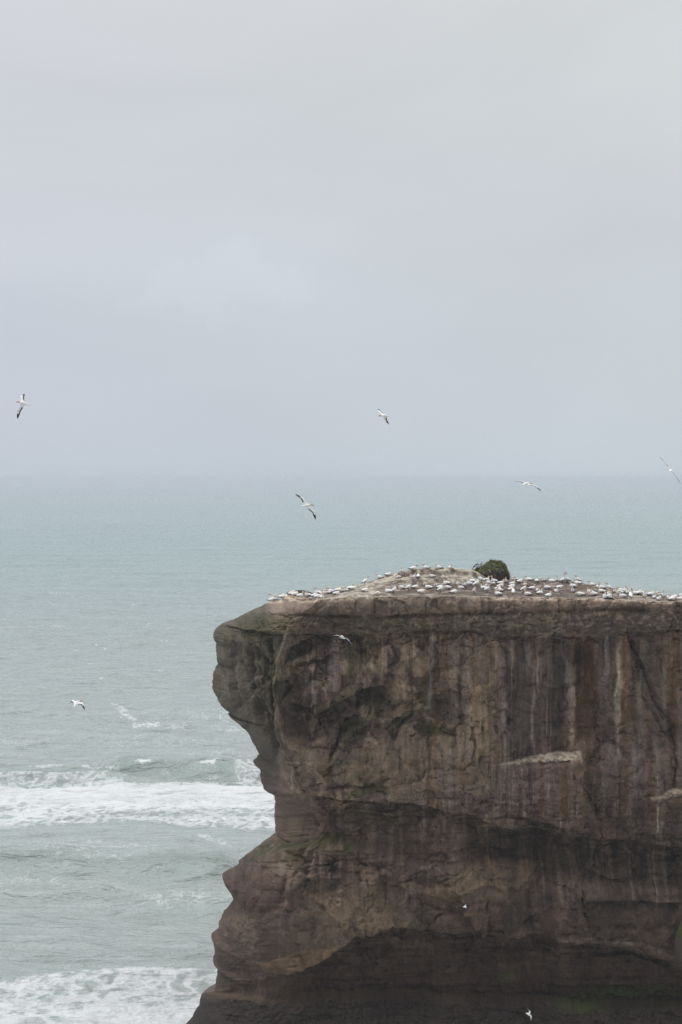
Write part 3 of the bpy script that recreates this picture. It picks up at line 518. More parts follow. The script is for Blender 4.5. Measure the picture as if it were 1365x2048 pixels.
    # cracks and grooves
    for line, dep, wd in (([(1258, 1262), (1275, 1300), (1300, 1352), (1318, 1400), (1335, 1428), (1356, 1458), (1362, 1520), (1360, 1580)], 0.45, 3.0),
                          ([(1163, 1515), (1168, 1575), (1190, 1610), (1207, 1650), (1211, 1690), (1200, 1740), (1190, 1775)], 0.5, 3.4),
                          ([(1205, 1390), (1206, 1520), (1205, 1640)], 0.3, 2.6), ([(1180, 1300), (1190, 1350), (1205, 1400)], 0.25, 2.4),
                          ([(1025, 1600), (1015, 1650), (1003, 1665)], 0.3, 2.4), ([(980, 1815), (978, 1845), (985, 1872)], 0.4, 2.8), ([(1064, 1820), (1070, 1872)], 0.25, 2.6),
                          ([(1166, 1800), (1176, 1840), (1186, 1870)], 0.5, 4), ([(853, 1270), (862, 1300), (858, 1400)], 0.2, 2.4), ([(858, 1480), (850, 1530), (856, 1590)], 0.28, 2.8),
                          ([(636, 1275), (630, 1340), (640, 1395)], 0.22, 2.4), ([(510, 1270), (530, 1300), (536, 1330)], 0.3, 3), ([(1004, 1440), (1010, 1500), (1008, 1540), (1020, 1590)], 0.25, 2.4),
                          ([(1086, 1668), (1115, 1640), (1150, 1634), (1158, 1655)], 0.25, 2.4), ([(1060, 1800), (1095, 1760), (1130, 1750), (1160, 1765)], 0.22, 2.6),
                          ([(700, 1275), (702, 1250), (712, 1232)], 0.2, 2.4), ([(430, 1256), (480, 1252), (540, 1272), (600, 1266)], 0.22, 2.6), ([(535, 1480), (540, 1420), (530, 1370), (520, 1320)], 0.9, 8), ([(508, 1375), (506, 1400), (514, 1432)], 1.1, 15), ([(486, 1290), (482, 1350), (492, 1400), (510, 1455), (528, 1500)], 0.7, 8), ([(534, 1283), (536, 1310), (531, 1345)], 0.9, 8), ([(516, 1345), (511, 1372)], 0.8, 7), ([(452, 1290), (450, 1350), (462, 1410)], 0.5, 6),
                          ([(500, 1300), (498, 1380), (520, 1440), (540, 1500)], 0.7, 9), ([(470, 1275), (466, 1330), (480, 1400)], 0.3, 8), ([(560, 1560), (548, 1540), (545, 1500)], 0.3, 5),
                          ([(1100, 1560), (1060, 1620)], 0.12, 2), ([(1270, 1290), (1278, 1380), (1290, 1430)], 0.16, 2.2), ([(1338, 1280), (1330, 1330), (1345, 1380)], 0.3, 4),
                          ([(780, 1300), (776, 1380), (786, 1440)], 0.12, 2), ([(900, 1380), (905, 1440), (895, 1500)], 0.14, 2.2), ([(955, 1290), (948, 1380), (960, 1430)], 0.14, 2.2),
                          ([(690, 1250), (760, 1254), (830, 1250)], 0.12, 2), ([(600, 1860), (660, 1850), (720, 1862)], 0.1, 3), ([(580, 1730), (575, 1780), (590, 1820)], 0.35, 6)):
        xs = [p[0] for p in line]; ys = [p[1] for p in line]
        m = (P > min(xs) - 30) & (P < max(xs) + 30) & (Q > min(ys) - 30) & (Q < max(ys) + 30)
        d, s = seg_dist(P[m] + 6 * fbm(P[m] / 14, Q[m] / 14, 108, 4), Q[m] + 4 * fbm(P[m] / 11, Q[m] / 11, 109, 3), line)
        D[m] += 0.62 * dep * np.clip(0.75 + 0.9 * fbm(P[m] / 16, Q[m] / 16, 87, 2), 0.1, 1.3) * np.exp(-(d / (wd * 0.62)) ** 2)
    # ---- colour (stone, mineral runs, guano, moss; plate factors darken some recesses)
    n_lo = fbm(P / 90, Q / 110, 110, 3)[..., None]; n_md = fbm(P / 26, Q / 40, 111, 4)[..., None]
    brown = np.array((0.165, 0.128, 0.110)); tan = np.array((0.235, 0.190, 0.150)); dark = np.array((0.078, 0.066, 0.060)); lilac = np.array((0.215, 0.185, 0.180))
    olive = np.array((0.145, 0.135, 0.072)); rust = np.array((0.185, 0.115, 0.065)); guano = np.array((0.58, 0.54, 0.48)); straw = np.array((0.42, 0.36, 0.28)); mossc = np.array((0.060, 0.070, 0.022))
    c = np.ones(P.shape + (3,)) * brown
    def mixc(col, f):
        nonlocal c
        f = np.clip(f, 0, 1)[..., None]; c = c * (1 - f) + col * f
    mixc(tan, 0.75 * sstep((n_lo[..., 0] + 0.05) / 0.5)); mixc(lilac, 0.5 * sstep((n_md[..., 0] - 0.05) / 0.4))
    mixc(dark, 0.55 * sstep((-n_lo[..., 0] - 0.05) / 0.4))
    # regional colour
    mixc(tan, 0.65 * band(P, 770, 1010, 60) * band(Q, 1285, 1600, 50))
    mixc(np.array((0.105, 0.086, 0.080)), 0.85 * band(P, 1010, 1145, 40) * band(Q, 1330, 1540, 50))
    mixc(np.array((0.150, 0.118, 0.110)), 0.8 * band(P, 1030, 1200, 30) * band(Q, 1540, 1660, 20))
    mixc(lilac * 0.95, 0.6 * band(P, 1215, 1420, 30) * band(Q, 1480, 1690, 50))
    mixc(np.array((0.158, 0.146, 0.122)), 0.85 * (1 - sstep((P - 535) / 30)) * band(Q, 1215, 1560, 30)); mixc(np.array((0.120, 0.112, 0.066)), 0.6 * (1 - sstep((P - 565) / 30)) * band(Q, 1235, 1420, 40) * sstep((fbm(P / 10, Q / 60, 74, 3) - 0.02) / 0.2)); mixc(np.array((0.24, 0.225, 0.20)), 0.5 * (1 - sstep((P - 565) / 30)) * band(Q, 1270, 1520, 40) * sstep((fbm(P / 6 - Q / 60, Q / 90, 71, 3) - 0.10) / 0.2)); mixc(dark, 0.7 * (1 - sstep((P - 560) / 20)) * band(Q, 1265, 1520, 30) * sstep((fbm(P / 12 - Q / 70, Q / 70, 70, 3) - 0.14) / 0.12))
    mixc(np.array((0.140, 0.110, 0.095)), 0.8 * band(Q, 1600, 1750, 24))
    mixc(np.array((0.130, 0.098, 0.082)), 0.85 * band(Q, 1700, 2300, 40))
    mixc(np.array((0.205, 0.165, 0.130)), 0.85 * np.exp(-((P - 715) / 105) ** 2 - ((Q - 1850) / 80) ** 2))
    mixc(np.array((0.175, 0.140, 0.112)), 0.75 * np.exp(-((P - 1000) / 120) ** 2 - ((Q - 1775) / 42) ** 2))
    mixc(np.array((0.086, 0.063, 0.052)), 0.88 * sstep((wq - l5 - 6) / 26) * (1 - sstep((wq - l6) / 10)) * cave)  # cave recess mixed darker and browner, from roof to base ledge
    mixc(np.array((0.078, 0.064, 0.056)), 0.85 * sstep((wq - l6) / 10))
    mixc(np.array((0.20, 0.155, 0.105)), 0.7 * sstep((wq - l6) / 3) * np.exp(-np.clip(wq - l6, 0, None) / 5) * (P > 420))
    mixc(dark, 0.45 * band(P, 1080, 1400, 50) * band(Q, 1680, 1830, 30) * sstep((fbm(P / 10, Q / 80, 112, 3) + 0.2) / 0.4))
    mixc(np.array((0.190, 0.158, 0.135)), 0.8 * band(P, 560, 900, 30) * band(Q, 1196, 1226, 8))
    mixc(np.array((0.110, 0.094, 0.072)), 0.8 * band(P, 690, 860, 30) * band(Q, 1230, 1270, 8)); mixc(np.array((0.105, 0.090, 0.076)), 0.75 * band(P, 870, 1365, 40) * band(Q, 1228, 1272, 8))
    bl = fbm(P / 34 + 0.6 * fbm(P / 22, Q / 22, 84, 3), Q / 46 + 0.5 * fbm(P / 20, Q / 25, 85, 3), 83, 4)
    mixc(np.array((0.070, 0.058, 0.050)), 0.80 * sstep((bl - 0.10) / 0.10) * band(P, 560, 940, 60) * band(Q, 1268, 1480, 40)); mixc(np.array((0.285, 0.240, 0.190)), 0.65 * sstep((-bl - 0.16) / 0.10) * band(P, 560, 1000, 60) * band(Q, 1285, 1640, 40))
    mixc(np.array((0.085, 0.070, 0.062)), 0.55 * sstep((bl - 0.14) / 0.12) * band(Q, 1640, 1960, 60)); mixc(np.array((0.215, 0.175, 0.145)), 0.45 * sstep((-bl - 0.20) / 0.12) * band(Q, 1640, 1930, 50))
    # beds
    beds = ridge(P / 260, Q / 12 + 0.5 * fbm(P / 70, Q / 80, 113, 2), 114, 3)
    c = c * (1 + 0.16 * strat * beds)[..., None]
    # runs down the face
    run = band(Q, 1262, 1640, 26); rpat = (0.28 + 0.72 * sstep((P - 840) / 160)) * sstep((fbm(P / 60, Q / 130, 86, 3) + 0.35) / 0.5)
    s1 = fbm(P / 7.0 + 0.5 * fbm(P / 30, Q / 70, 115, 2), Q / 170, 116, 4); s2 = fbm(P / 17.0, Q / 260, 117, 3); s3 = fbm(P / 3.0, Q / 90, 118, 3)
    start = np.clip((Q - 1262 - 60 * (0.5 + 0.5 * vn(P / 9.0, P * 0, 119))) / 30, 0, 1)
    mixc(dark, 0.70 * run * rpat * sstep((s1 - 0.10) / 0.30) * (0.5 + 0.5 * start)); mixc(lilac * 1.15, 0.55 * run * rpat * sstep((-s1 - 0.12) / 0.25) * start)
    mixc(rust * 0.9, 0.50 * run * sstep((s2 - 0.12) / 0.3) * band(P, 840, 1400, 60)); mixc(np.array((0.33, 0.28, 0.235)), 0.4 * run * rpat * sstep((s3 - 0.28) / 0.2) * sstep((-s2 + 0.1) / 0.3) * start)
    c = c * (1 + 0.10 * run * rpat * s3)[..., None]
    mixc(dark * 0.9, 0.35 * band(Q, 1640, 1830, 30) * sstep((s1 - 0.15) / 0.3)); mixc(tan, 0.35 * band(Q, 1640, 1800, 30) * sstep((-s1 - 0.2) / 0.2))
    def srun(px, top, bot, w, col, f, wob=3.0, seed=0):
        m = (P > px - 5 * w - 14) & (P < px + 5 * w + 14) & (Q > top - 20) & (Q < bot + 40)
        p_, q_ = P[m], Q[m]
        cx = px + wob * fbm(q_ / 45, q_ * 0, 130 + seed, 3); ww = w * (0.75 + 0.45 * fbm(q_ / 30, q_ * 0 + 3, 131 + seed, 2))
        a = np.exp(-np.abs((p_ - cx) / np.maximum(ww, 0.6)) ** 2.6) * sstep((q_ - top) / 14) * (1 - sstep((q_ - bot + 40) / 60)) * (0.72 + 0.5 * fbm(p_ / 3, q_ / 40, 132 + seed, 2))
        a = np.clip(a * f * (1.4 if sum(col) > 0.6 else 1.15), 0, 1)[:, None]; c[m] = c[m] * (1 - a) + np.array(col) * a
    W_, O_, Gy, Dk, Ru, Tn, Li = (0.46, 0.43, 0.40), (0.27, 0.170, 0.095), (0.25, 0.235, 0.225), (0.060, 0.052, 0.048), (0.150, 0.100, 0.060), (0.30, 0.245, 0.190), (0.245, 0.215, 0.215)
    runs = [(1245, 1285, 1520, 5.5, W_, 0.75), (1248, 1360, 1480, 8, W_, 0.45), (1262, 1275, 1450, 7, O_, 0.8), (1280, 1300, 1440, 6, Ru, 0.7), (1222, 1272, 1330, 3.5, W_, 0.5), (1216, 1275, 1350, 4, Dk, 0.8),
            (1152, 1275, 1520, 6, Tn, 0.75), (1146, 1340, 1460, 7, Li, 0.65), (1150, 1268, 1340, 5, Ru, 0.9), (1172, 1290, 1400, 15, (0.085, 0.062, 0.050), 0.85), (1172, 1390, 1500, 15, (0.135, 0.105, 0.068), 0.85),
            (1195, 1275, 1395, 6, Ru, 0.8), (1186, 1500, 1620, 10, (0.11, 0.075, 0.058), 0.8), (1178, 1480, 1590, 2.5, Tn, 0.6), (1200, 1400, 1640, 7, (0.08, 0.066, 0.06), 0.8),
            (1074, 1320, 1530, 5, Gy, 0.6), (1082, 1290, 1400, 3.5, W_, 0.35), (1060, 1290, 1360, 6, Gy, 0.55), (1096, 1275, 1350, 5, Dk, 0.8), (1052, 1270, 1330, 6, Dk, 0.8), (1110, 1280, 1400, 8, Gy, 0.4),
            (1124, 1310, 1520, 12, Dk, 0.6), (1030, 1275, 1340, 6, Gy, 0.6), (1018, 1290, 1400, 7, Dk, 0.7),
            (866, 1256, 1420, 5.5, Gy, 0.75), (862, 1340, 1430, 7, (0.19, 0.175, 0.17), 0.7), (873, 1290, 1460, 3, Ru, 0.9), (880, 1250, 1400, 5, (0.12, 0.085, 0.05), 0.8), (892, 1260, 1340, 8, (0.125, 0.09, 0.06), 0.8),
            (912, 1280, 1480, 7, Li, 0.55), (925, 1300, 1450, 4, Dk, 0.5), (938, 1276, 1460, 9, Li, 0.55), (964, 1270, 1330, 7, Gy, 0.5), (984, 1290, 1500, 7, (0.135, 0.100, 0.062), 0.8), (1000, 1330, 1560, 6, (0.14, 0.105, 0.062), 0.7),
            (983, 1520, 1580, 2.5, Dk, 0.8), (999, 1530, 1600, 3, Dk, 0.8), (1012, 1400, 1520, 8, Li, 0.5), (960, 1440, 1540, 14, Tn, 0.4),
            (626, 1275, 1400, 4.5, (0.30, 0.265, 0.235), 0.65), (630, 1380, 1460, 7, Li, 0.5), (636, 1285, 1345, 4, (0.12, 0.085, 0.055), 0.85), (668, 1285, 1390, 9, Li, 0.75), (676, 1270, 1330, 4, W_, 0.45), (660, 1300, 1400, 5, Li, 0.6),
            (600, 1290, 1340, 18, (0.095, 0.072, 0.062), 0.75), (582, 1310, 1380, 10, (0.10, 0.08, 0.07), 0.7), (612, 1330, 1420, 7, Li, 0.4), (650, 1400, 1530, 12, (0.135, 0.108, 0.10), 0.6),
            (700, 1275, 1330, 12, Dk, 0.65), (730, 1280, 1340, 14, (0.085, 0.072, 0.055), 0.7), (775, 1295, 1345, 9, (0.27, 0.235, 0.20), 0.7), (822, 1290, 1335, 12, (0.25, 0.21, 0.175), 0.7), (800, 1330, 1420, 20, Tn, 0.45),
            (850, 1260, 1330, 7, (0.10, 0.078, 0.055), 0.7), (690, 1385, 1400, 18, Dk, 0.5), (745, 1395, 1440, 20, Dk, 0.55), (756, 1420, 1460, 8, Dk, 0.5),
            (868, 1490, 1600, 5, Tn, 0.5), (860, 1480, 1600, 4, Dk, 0.7), (880, 1490, 1600, 8, Li, 0.5), (905, 1500, 1640, 10, Li, 0.4), (835, 1470, 1560, 8, Dk, 0.35), (800, 1490, 1560, 4, Dk, 0.55), (812, 1470, 1540, 3, Dk, 0.5),
            (1325, 1290, 1360, 4, Dk, 0.8), (1300, 1280, 1400, 7, (0.19, 0.185, 0.165), 0.6), (1290, 1360, 1470, 6, Gy, 0.45), (1340, 1330, 1480, 8, Gy, 0.45), (1330, 1500, 1680, 12, Tn, 0.3), (1323, 1480, 1690, 5, (0.30, 0.26, 0.22), 0.45),
            (1322, 1612, 1695, 2.5, W_, 0.7), (1330, 1640, 1700, 5, W_, 0.35), (1125, 1640, 1675, 2, W_, 0.6), (982, 1640, 1760, 8, Tn, 0.5), (852, 1620, 1690, 4, W_, 0.35), (850, 1680, 1720, 8, Tn, 0.5),
            (890, 1640, 1700, 5, Tn, 0.55), (620, 1700, 1740, 5, W_, 0.45), (640, 1705, 1750, 5, W_, 0.4), (570, 1720, 1760, 9, (0.30, 0.27, 0.24), 0.5), (780, 1690, 1760, 6, Tn, 0.4), (668, 1715, 1755, 6, Dk, 0.8), (1195, 1690, 1780, 7, Tn, 0.4),
            (1206, 1680, 1780, 5, Dk, 0.8), (1245, 1690, 1780, 8, Dk, 0.6), (1322, 1710, 1830, 3, W_, 0.4), (1345, 1720, 1830, 4, Gy, 0.5), (893, 1772, 1812, 3, (0.10, 0.05, 0.035), 0.8), (908, 1712, 1722, 6, W_, 0.8)]
    for k, r in enumerate(runs): srun(*r, seed=k * 3)
    for k in range(70):                                           # short drips from under the second ledge and from the overhangs
        p0 = rng.uniform(560, 1400); t0 = float(pl(L2, p0)) + rng.uniform(0, 26)
        srun(p0, t0, t0 + rng.uniform(40, 150), rng.uniform(1.3, 4.2), rng.choice([Dk, Dk, Li, Gy, Tn, Ru]), rng.uniform(0.3, 0.65), 3, 300 + 5 * k)
    for k in range(40):
        p0 = rng.uniform(900, 1400); t0 = float(pl(L3, p0)) + rng.uniform(-40, 60)
        srun(p0, t0, t0 + rng.uniform(40, 110), rng.uniform(1.5, 4.5), rng.choice([Dk, Dk, Li, Tn]), rng.uniform(0.25, 0.5), 3, 700 + 5 * k)
    # pale seam down the corner of the nose
    for line, w, f, col in (([(572, 1268), (560, 1300), (552, 1318), (546, 1345), (540, 1368)], 2.2, 0.8, W_), ([(540, 1400), (545, 1440), (534, 1470), (530, 1500)], 2.5, 0.4, (0.33, 0.28, 0.25)), ([(512, 1390), (530, 1440), (535, 1480)], 3, 0.35, Gy),
                            ([(528, 1440), (534, 1480), (536, 1530), (550, 1570), (575, 1590)], 3, 0.35, (0.30, 0.24, 0.2)), ([(566, 1530), (560, 1580)], 1.5, 0.4, W_), ([(1160, 1345), (1156, 1380), (1160, 1420)], 2.5, 0.5, W_),
                            ([(1295, 1390), (1318, 1420), (1335, 1448)], 1.6, 0.5, (0.34, 0.27, 0.2)), ([(1186, 1340), (1196, 1375), (1206, 1400)], 1.8, 0.5, (0.3, 0.2, 0.12)), ([(1340, 1222), (1352, 1232), (1362, 1245)], 2, 0.6, straw)):
        xs = [p[0] for p in line]; ys = [p[1] for p in line]; m = (P > min(xs) - 14) & (P < max(xs) + 14) & (Q > min(ys) - 14) & (Q < max(ys) + 14)
        d, s = seg_dist(P[m] + 2 * fbm(P[m] / 8, Q[m] / 8, 109, 2), Q[m], line); a = (f * np.exp(-(d / w) ** 2))[:, None]; c[m] = c[m] * (1 - a) + np.array(col) * a
    # the big pale ledge: a wedge of bird-whitened rock
    for upl, dnl, f in (([(1010, 1536), (1040, 1533), (1070, 1523), (1095, 1518), (1120, 1513), (1140, 1514), (1168, 1512)], [(1010, 1537), (1040, 1537), (1075, 1531), (1110, 1529), (1140, 1526), (1168, 1523)], 0.85), ([(1300, 1606), (1330, 1599), (1345, 1590), (1365, 1587), (1420, 1580)], [(1300, 1608), (1330, 1604), (1345, 1598), (1365, 1600), (1420, 1600)], 0.7)):
        xs = [p[0] for p in upl]; mixc(np.array((0.56, 0.52, 0.45)), f * band(P, min(xs), max(xs), 6) * band(Q + 2.5 * fbm(P / 7, Q / 4, 79, 3), pl(upl, P), pl(dnl, P), 2.5) * (0.55 + 0.9 * fbm(P / 6, Q / 3, 78, 3)).clip(0, 1))
    c = c * tintmul
    # guano: rim, ledges, splashes on the cap
    rimm = pl(RIM, P)
    mixc(straw, 0.85 * band(Q - rimm, -20, 5, 6) * sstep((fbm(P / 14, Q / 5, 140, 3) + 0.30) / 0.4)); mixc(guano, 0.6 * band(Q - rimm, -20, 4, 5) * sstep((fbm(P / 8, Q / 4, 141, 3) - 0.05) / 0.25))
    sp = fbm(P / 8, Q / 7, 142, 4)
    mixc(np.array((0.30, 0.27, 0.23)), 0.4 * band(Q, 1200, 1275, 14) * sstep((sp - 0.16) / 0.12) * (0.4 + 0.6 * sstep((P - 640) / 200)))
    mixc(straw, 0.28 * band(Q, 1222, 1255, 10) * band(P, 940, 1330, 40) * sstep((fbm(P / 18, Q / 6, 143, 4) - 0.05) / 0.2))
    mixc(guano, pale * (0.65 + 0.5 * fbm(P / 6, Q / 3, 144, 3)))
    # moss
    mn = 0.5 + 0.5 * fbm(P / 9, Q / 9, 145, 4)
    moss = np.maximum(moss, 0.95 * band(wq - l4, -4, 20, 10) * band(P, 505, 720, 40) * sstep((mn - 0.35) / 0.2)); moss = np.maximum(moss, 0.85 * band(Q, 1228, 1270, 14) * np.exp(-((P - 528) / 52) ** 2)); moss = np.maximum(moss, 0.75 * band(Q, 1270, 1400, 30) * np.exp(-((P - 556 + 0.16 * (Q - 1290)) / 10) ** 2))
    for (a0, b0, a1, b1, f) in ((530, 1305, 14, 60, 0.55), (548, 1360, 10, 45, 0.6), (560, 1290, 22, 16, 0.4), (470, 1350, 12, 22, 0.25), (735, 1590, 22, 13, 0.75), (770, 1565, 16, 14, 0.5), (680, 1535, 18, 16, 0.5), (700, 1345, 10, 24, 0.25), (745, 1385, 22, 16, 0.4),
                                (1260, 2012, 110, 11, 0.0), (1160, 2020, 50, 7, 0.0), (590, 1712, 26, 22, 0.7), (540, 1700, 24, 14, 0.8), (665, 1735, 10, 20, 0.5)):
        moss = np.maximum(moss, f * np.exp(-((P - a0) / a1) ** 2 - ((Q - b0) / b1) ** 2) * (0.4 + 0.8 * sstep((mn - 0.4) / 0.2)))
    mixc(mossc, 0.85 * moss * (0.5 + 0.7 * mn))
    g2 = np.exp(-((P - 1275) / 75) ** 2 - ((Q - 2010) / 12) ** 2) + 0.9 * np.exp(-((P - 1170) / 42) ** 2 - ((Q - 2024) / 7) ** 2) + 0.6 * np.exp(-((P - 1025) / 18) ** 2 - ((Q - 1978 + 0.4 * (P - 1025)) / 7) ** 2)
    mixc(np.array((0.070, 0.092, 0.020)), 0.85 * g2 * (0.5 + 0.7 * mn))
    return D, c

def build_cliff():
    sil = np.array(SIL, float)
    zs = Z(sil[:, 1], YN); xsil = X(sil[:, 0], YN); o = np.argsort(zs); zs, xsil = zs[o], xsil[o]
    brow = np.concatenate([np.arange(1200, 1290, 0.9), np.arange(1290, 2062, 1.2), np.linspace(2064, 2185, 14)])
    nr = len(brow)
    nt = np.linspace(0, math.pi / 2, 150) ** 1.0
    uf = np.concatenate([np.linspace(0, 1, 640)[1:]])
    nc = len(nt) + len(uf) + 14
    AC = [(1195, 640), (1235, 610), (1270, 575), (1480, 560), (1590, 600), (1660, 640), (1720, 640), (1900, 620), (2048, 580), (2200, 560)]
    B = np.zeros((nr, nc)); xx = np.zeros((nr, nc)); yy = np.zeros((nr, nc)); nx = np.zeros((nr, nc)); ny = np.zeros((nr, nc)); wgt = np.ones((nr, nc))
    for j, b in enumerate(brow):
        z = Z(b, YF); xl = np.interp(z, zs, xsil); jag = float(0.10 * fbm(np.array(b / 9.0), np.array(0.5), 155, 4) + 0.10 * max(0.0, float(fbm(np.array(b / 3.2), np.array(3.5), 156, 2))))
        xc = X(pl(AC, b), YF); xe = X(1400, YF); xr = X(1750, YF)
        Wn = max(xc - xl, 1.0)
        xa = xl + Wn * (1 - np.cos(nt)) + jag * np.cos(nt) ** 8; ya = YF + DN * (1 - np.sin(nt))
        xb = xc + (xe - xc) * uf; yb = np.full(len(uf), YF)
        xd = np.linspace(xe, xr, 15)[1:]; yd = np.full(14, YF)
        xx[j] = np.concatenate([xa, xb, xd]); yy[j] = np.concatenate([ya, yb, yd])
        n_ = np.stack([-np.cos(nt) / Wn, -np.sin(nt) / DN], 1); n_ /= np.linalg.norm(n_, axis=1)[:, None]
        nx[j, :len(nt)] = n_[:, 0]; ny[j, :len(nt)] = n_[:, 1]; ny[j, len(nt):] = -1
        wgt[j, :len(nt)] = sstep(np.sin(nt) * 1.15)
    # rim follows the photo's front edge
    pxf = CX + F * xx[0] / yy[0]
    rimoff = pl(RIM, pxf) - 1200.0
    Bz = brow[:, None] + rimoff[None, :] * np.exp(-(brow[:, None] - 1200) / 18.0)
    zz = Z(Bz, YF)
    P = CX + F * xx / yy; Q = HY + F * (ZC - zz) / yy
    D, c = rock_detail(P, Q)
    c = c * (1 + 0.26 * fbm(P / 11, Q / (11 + 18 * band(Q, 1270, 1600, 60)), 157, 4) + 0.13 * fbm(P / 3.2, Q / 3.6, 158, 3))[..., None]
    lum = c.mean(-1, keepdims=True); c = lum + (c - lum) * 1.0; c = 0.118 * (np.maximum(c, 0.004) / 0.118) ** 1.22 * np.array((0.86, 0.815, 0.77))
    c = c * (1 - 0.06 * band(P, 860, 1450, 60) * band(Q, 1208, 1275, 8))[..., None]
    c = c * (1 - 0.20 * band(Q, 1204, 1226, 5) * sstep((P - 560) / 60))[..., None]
    reg = 1 - 0.13 * sstep((Q - 1610) / 60) - 0.16 * band(P, 850, 1450, 80) * band(Q, 1690, 1885, 40) - 0.22 * band(P, 300, 560, 50) * band(Q, 1700, 2300, 30) - 0.46 * sstep((Q - 1990) / 25) - 0.22 * band(P, 1215, 1450, 40) * band(Q, 1440, 1700, 60) - 0.38 * band(P, 300, 540, 30) * band(Q, 1200, 1620, 30) + 0.10 * np.exp(-((P - 700) / 90) ** 2 - ((Q - 1850) / 70) ** 2)  # regional tone; the nose term darkens its colour against the sun there
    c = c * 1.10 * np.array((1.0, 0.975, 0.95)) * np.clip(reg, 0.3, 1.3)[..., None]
    gm = np.exp(-((P - 1285) / 85) ** 2 - ((Q - 2006) / 13) ** 2) + 0.9 * np.exp(-((P - 1165) / 48) ** 2 - ((Q - 2022) / 8) ** 2) + 0.6 * np.exp(-((P - 1025) / 18) ** 2 - ((Q - 1978 + 0.4 * (P - 1025)) / 6) ** 2)
    gm = np.clip(gm * 1.1 * sstep((fbm(P / 12, Q / 5, 69, 4) + 0.22) / 0.35), 0, 0.85)[..., None]; c = c * (1 - gm) + np.array((0.058, 0.070, 0.028)) * gm
    # keep the silhouette clean-cut but alive
    d = D * wgt
    # the front as a whole: a slow bow in plan
    bow = 0.9 * fbm(xx / 14, zz / 30, 150, 2) * sstep((P - 560) / 150)
    vx = xx - nx * d; vy = yy - ny * d + bow
    zz = zz + 0.05 * fbm(P / 9, Q / 9, 151, 3) * sstep((Q - 1215) / 20)
    V = [np.stack([vx, vy, zz], -1).reshape(-1, 3)]; C = [c.reshape(-1, 3)]; Fc = [grid_faces(nr, nc, flip=True)]
    off = nr * nc
    # top: from the rim back over the crest, column by column
    x0, y0, z0 = vx[0], vy[0], zz[0]
    nd = 230
    tt = np.linspace(0, 1, nd) ** 1.15
    backy = np.maximum(y0 + 0.02, np.minimum(146.0, 120 + (x0 - X(540, YN)) * 2.4 + 1.5 * fbm(x0 / 5, x0 * 0, 152, 2)))
    gx = np.repeat(x0[None, :], nd, 0); gy = y0[None, :] + (backy - y0)[None, :] * tt[:, None]
    gz = ground_z(gx, gy)
    bl = sstep((gy - y0[None, :]) / 1.2); gz = z0[None, :] * (1 - bl) + gz * bl
    gP = CX + F * gx / gy; gQ = HY + F * (ZC - gz) / gy
    nA = fbm(gx / 1.8, gy / 2.5, 160, 4); nB = fbm(gx / 0.5, gy / 0.8, 161, 4); nC = fbm(gx / 0.25, gy / 0.3, 162, 2)
    earth = np.array((0.112, 0.082, 0.064)); straw = np.array((0.40, 0.335, 0.26)); guano = np.array((0.62, 0.57, 0.50)); dk = np.array((0.075, 0.055, 0.045))
    g = np.ones(gx.shape + (3,)) * earth
    def mx(col, f):
        nonlocal g
        f = np.clip(f, 0, 1)[..., None]; g = g * (1 - f) + col * f
    mx(dk, 0.8 * sstep((nA + 0.02) / 0.30)); mx(straw, 0.50 * sstep((nB - 0.06) / 0.25) * sstep((-nA + 0.28) / 0.4)); mx(guano, 0.55 * sstep((nC + nB * 0.6 - 0.34) / 0.15) * (0.35 + 0.65 * (1 - sstep((gP - 760) / 60))))
    tfrac = np.clip((gy - 110) / 23.0, 0, 1)
    mound = sstep((gP - 690) / 90) * (1 - sstep((gP - 955) / 30))
    mx(np.array((0.50, 0.435, 0.345)), 0.9 * mound * sstep((tfrac - 0.42) / 0.12) * np.clip(0.62 + 1.1 * nB + 0.7 * nC, 0, 1)); mx(straw, 0.7 * (1 - sstep((gP - 730) / 70)) * (0.7 + 0.6 * nB)); mx(guano, 0.35 * (1 - sstep((gP - 730) / 70)) * sstep((nC + nB) / 0.3))
    mx(straw, 0.55 * sstep((gP - 1140) / 60) * sstep((nB + 0.15) / 0.3))
    edge = np.exp(-(gy - y0[None, :]) / 0.7); mx(straw, 0.55 * edge * sstep((nA + 0.3) / 0.3)); mx(guano, 0.5 * edge * sstep((fbm(gx / 0.6, gy, 163, 3) - 0.0) / 0.25))
    steep = np.gradient(gz, axis=0) / np.maximum(np.gradient(gy, axis=0), 1e-3); mx(np.array((0.085, 0.064, 0.050)), 0.85 * sstep((steep - 0.55) / 0.5) * (0.6 + 0.6 * nB) * mound)  # dark colour on terrace risers stands in for shade under their lips
    # nest mounds under the birds: low rings of trodden earth and weed
    for bx_, by_, hd_, ps_ in BIRDS:
        if bx_ < 580 or ps_ in ('stand', 'preen'): continue
        yv = np.arange(110.0, float(pl(CRY, bx_)) + 1, 0.15); xv = X(bx_, yv); pv = HY + F * (ZC - ground_z(xv, yv)) / yv; k = int(np.argmax((pv <= by_) & (yv > 110.6))) or int(np.argmin(pv))
        d = np.hypot((gx - xv[k]) / 0.36, (gy - yv[k]) / 0.42); w_ = np.exp(-d ** 4); gz = gz + 0.10 * w_
        f = (0.65 * np.clip(w_, 0, 1) * (0.7 + 0.5 * nB))[..., None].clip(0, 1); g = g * (1 - f) + np.array((0.070, 0.050, 0.038)) * f
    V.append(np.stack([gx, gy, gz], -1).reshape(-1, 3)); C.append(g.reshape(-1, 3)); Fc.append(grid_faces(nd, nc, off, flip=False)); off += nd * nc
    # the hidden back, coarser
    rows = np.arange(nr); cols_ = np.unique(np.concatenate([np.arange(0, nc, 8), [nc - 1]]))
    bx = xx[np.ix_(rows, cols_)].copy(); bz = zz[np.ix_(rows, cols_)].copy(); fyb = vy[np.ix_(rows, cols_)]
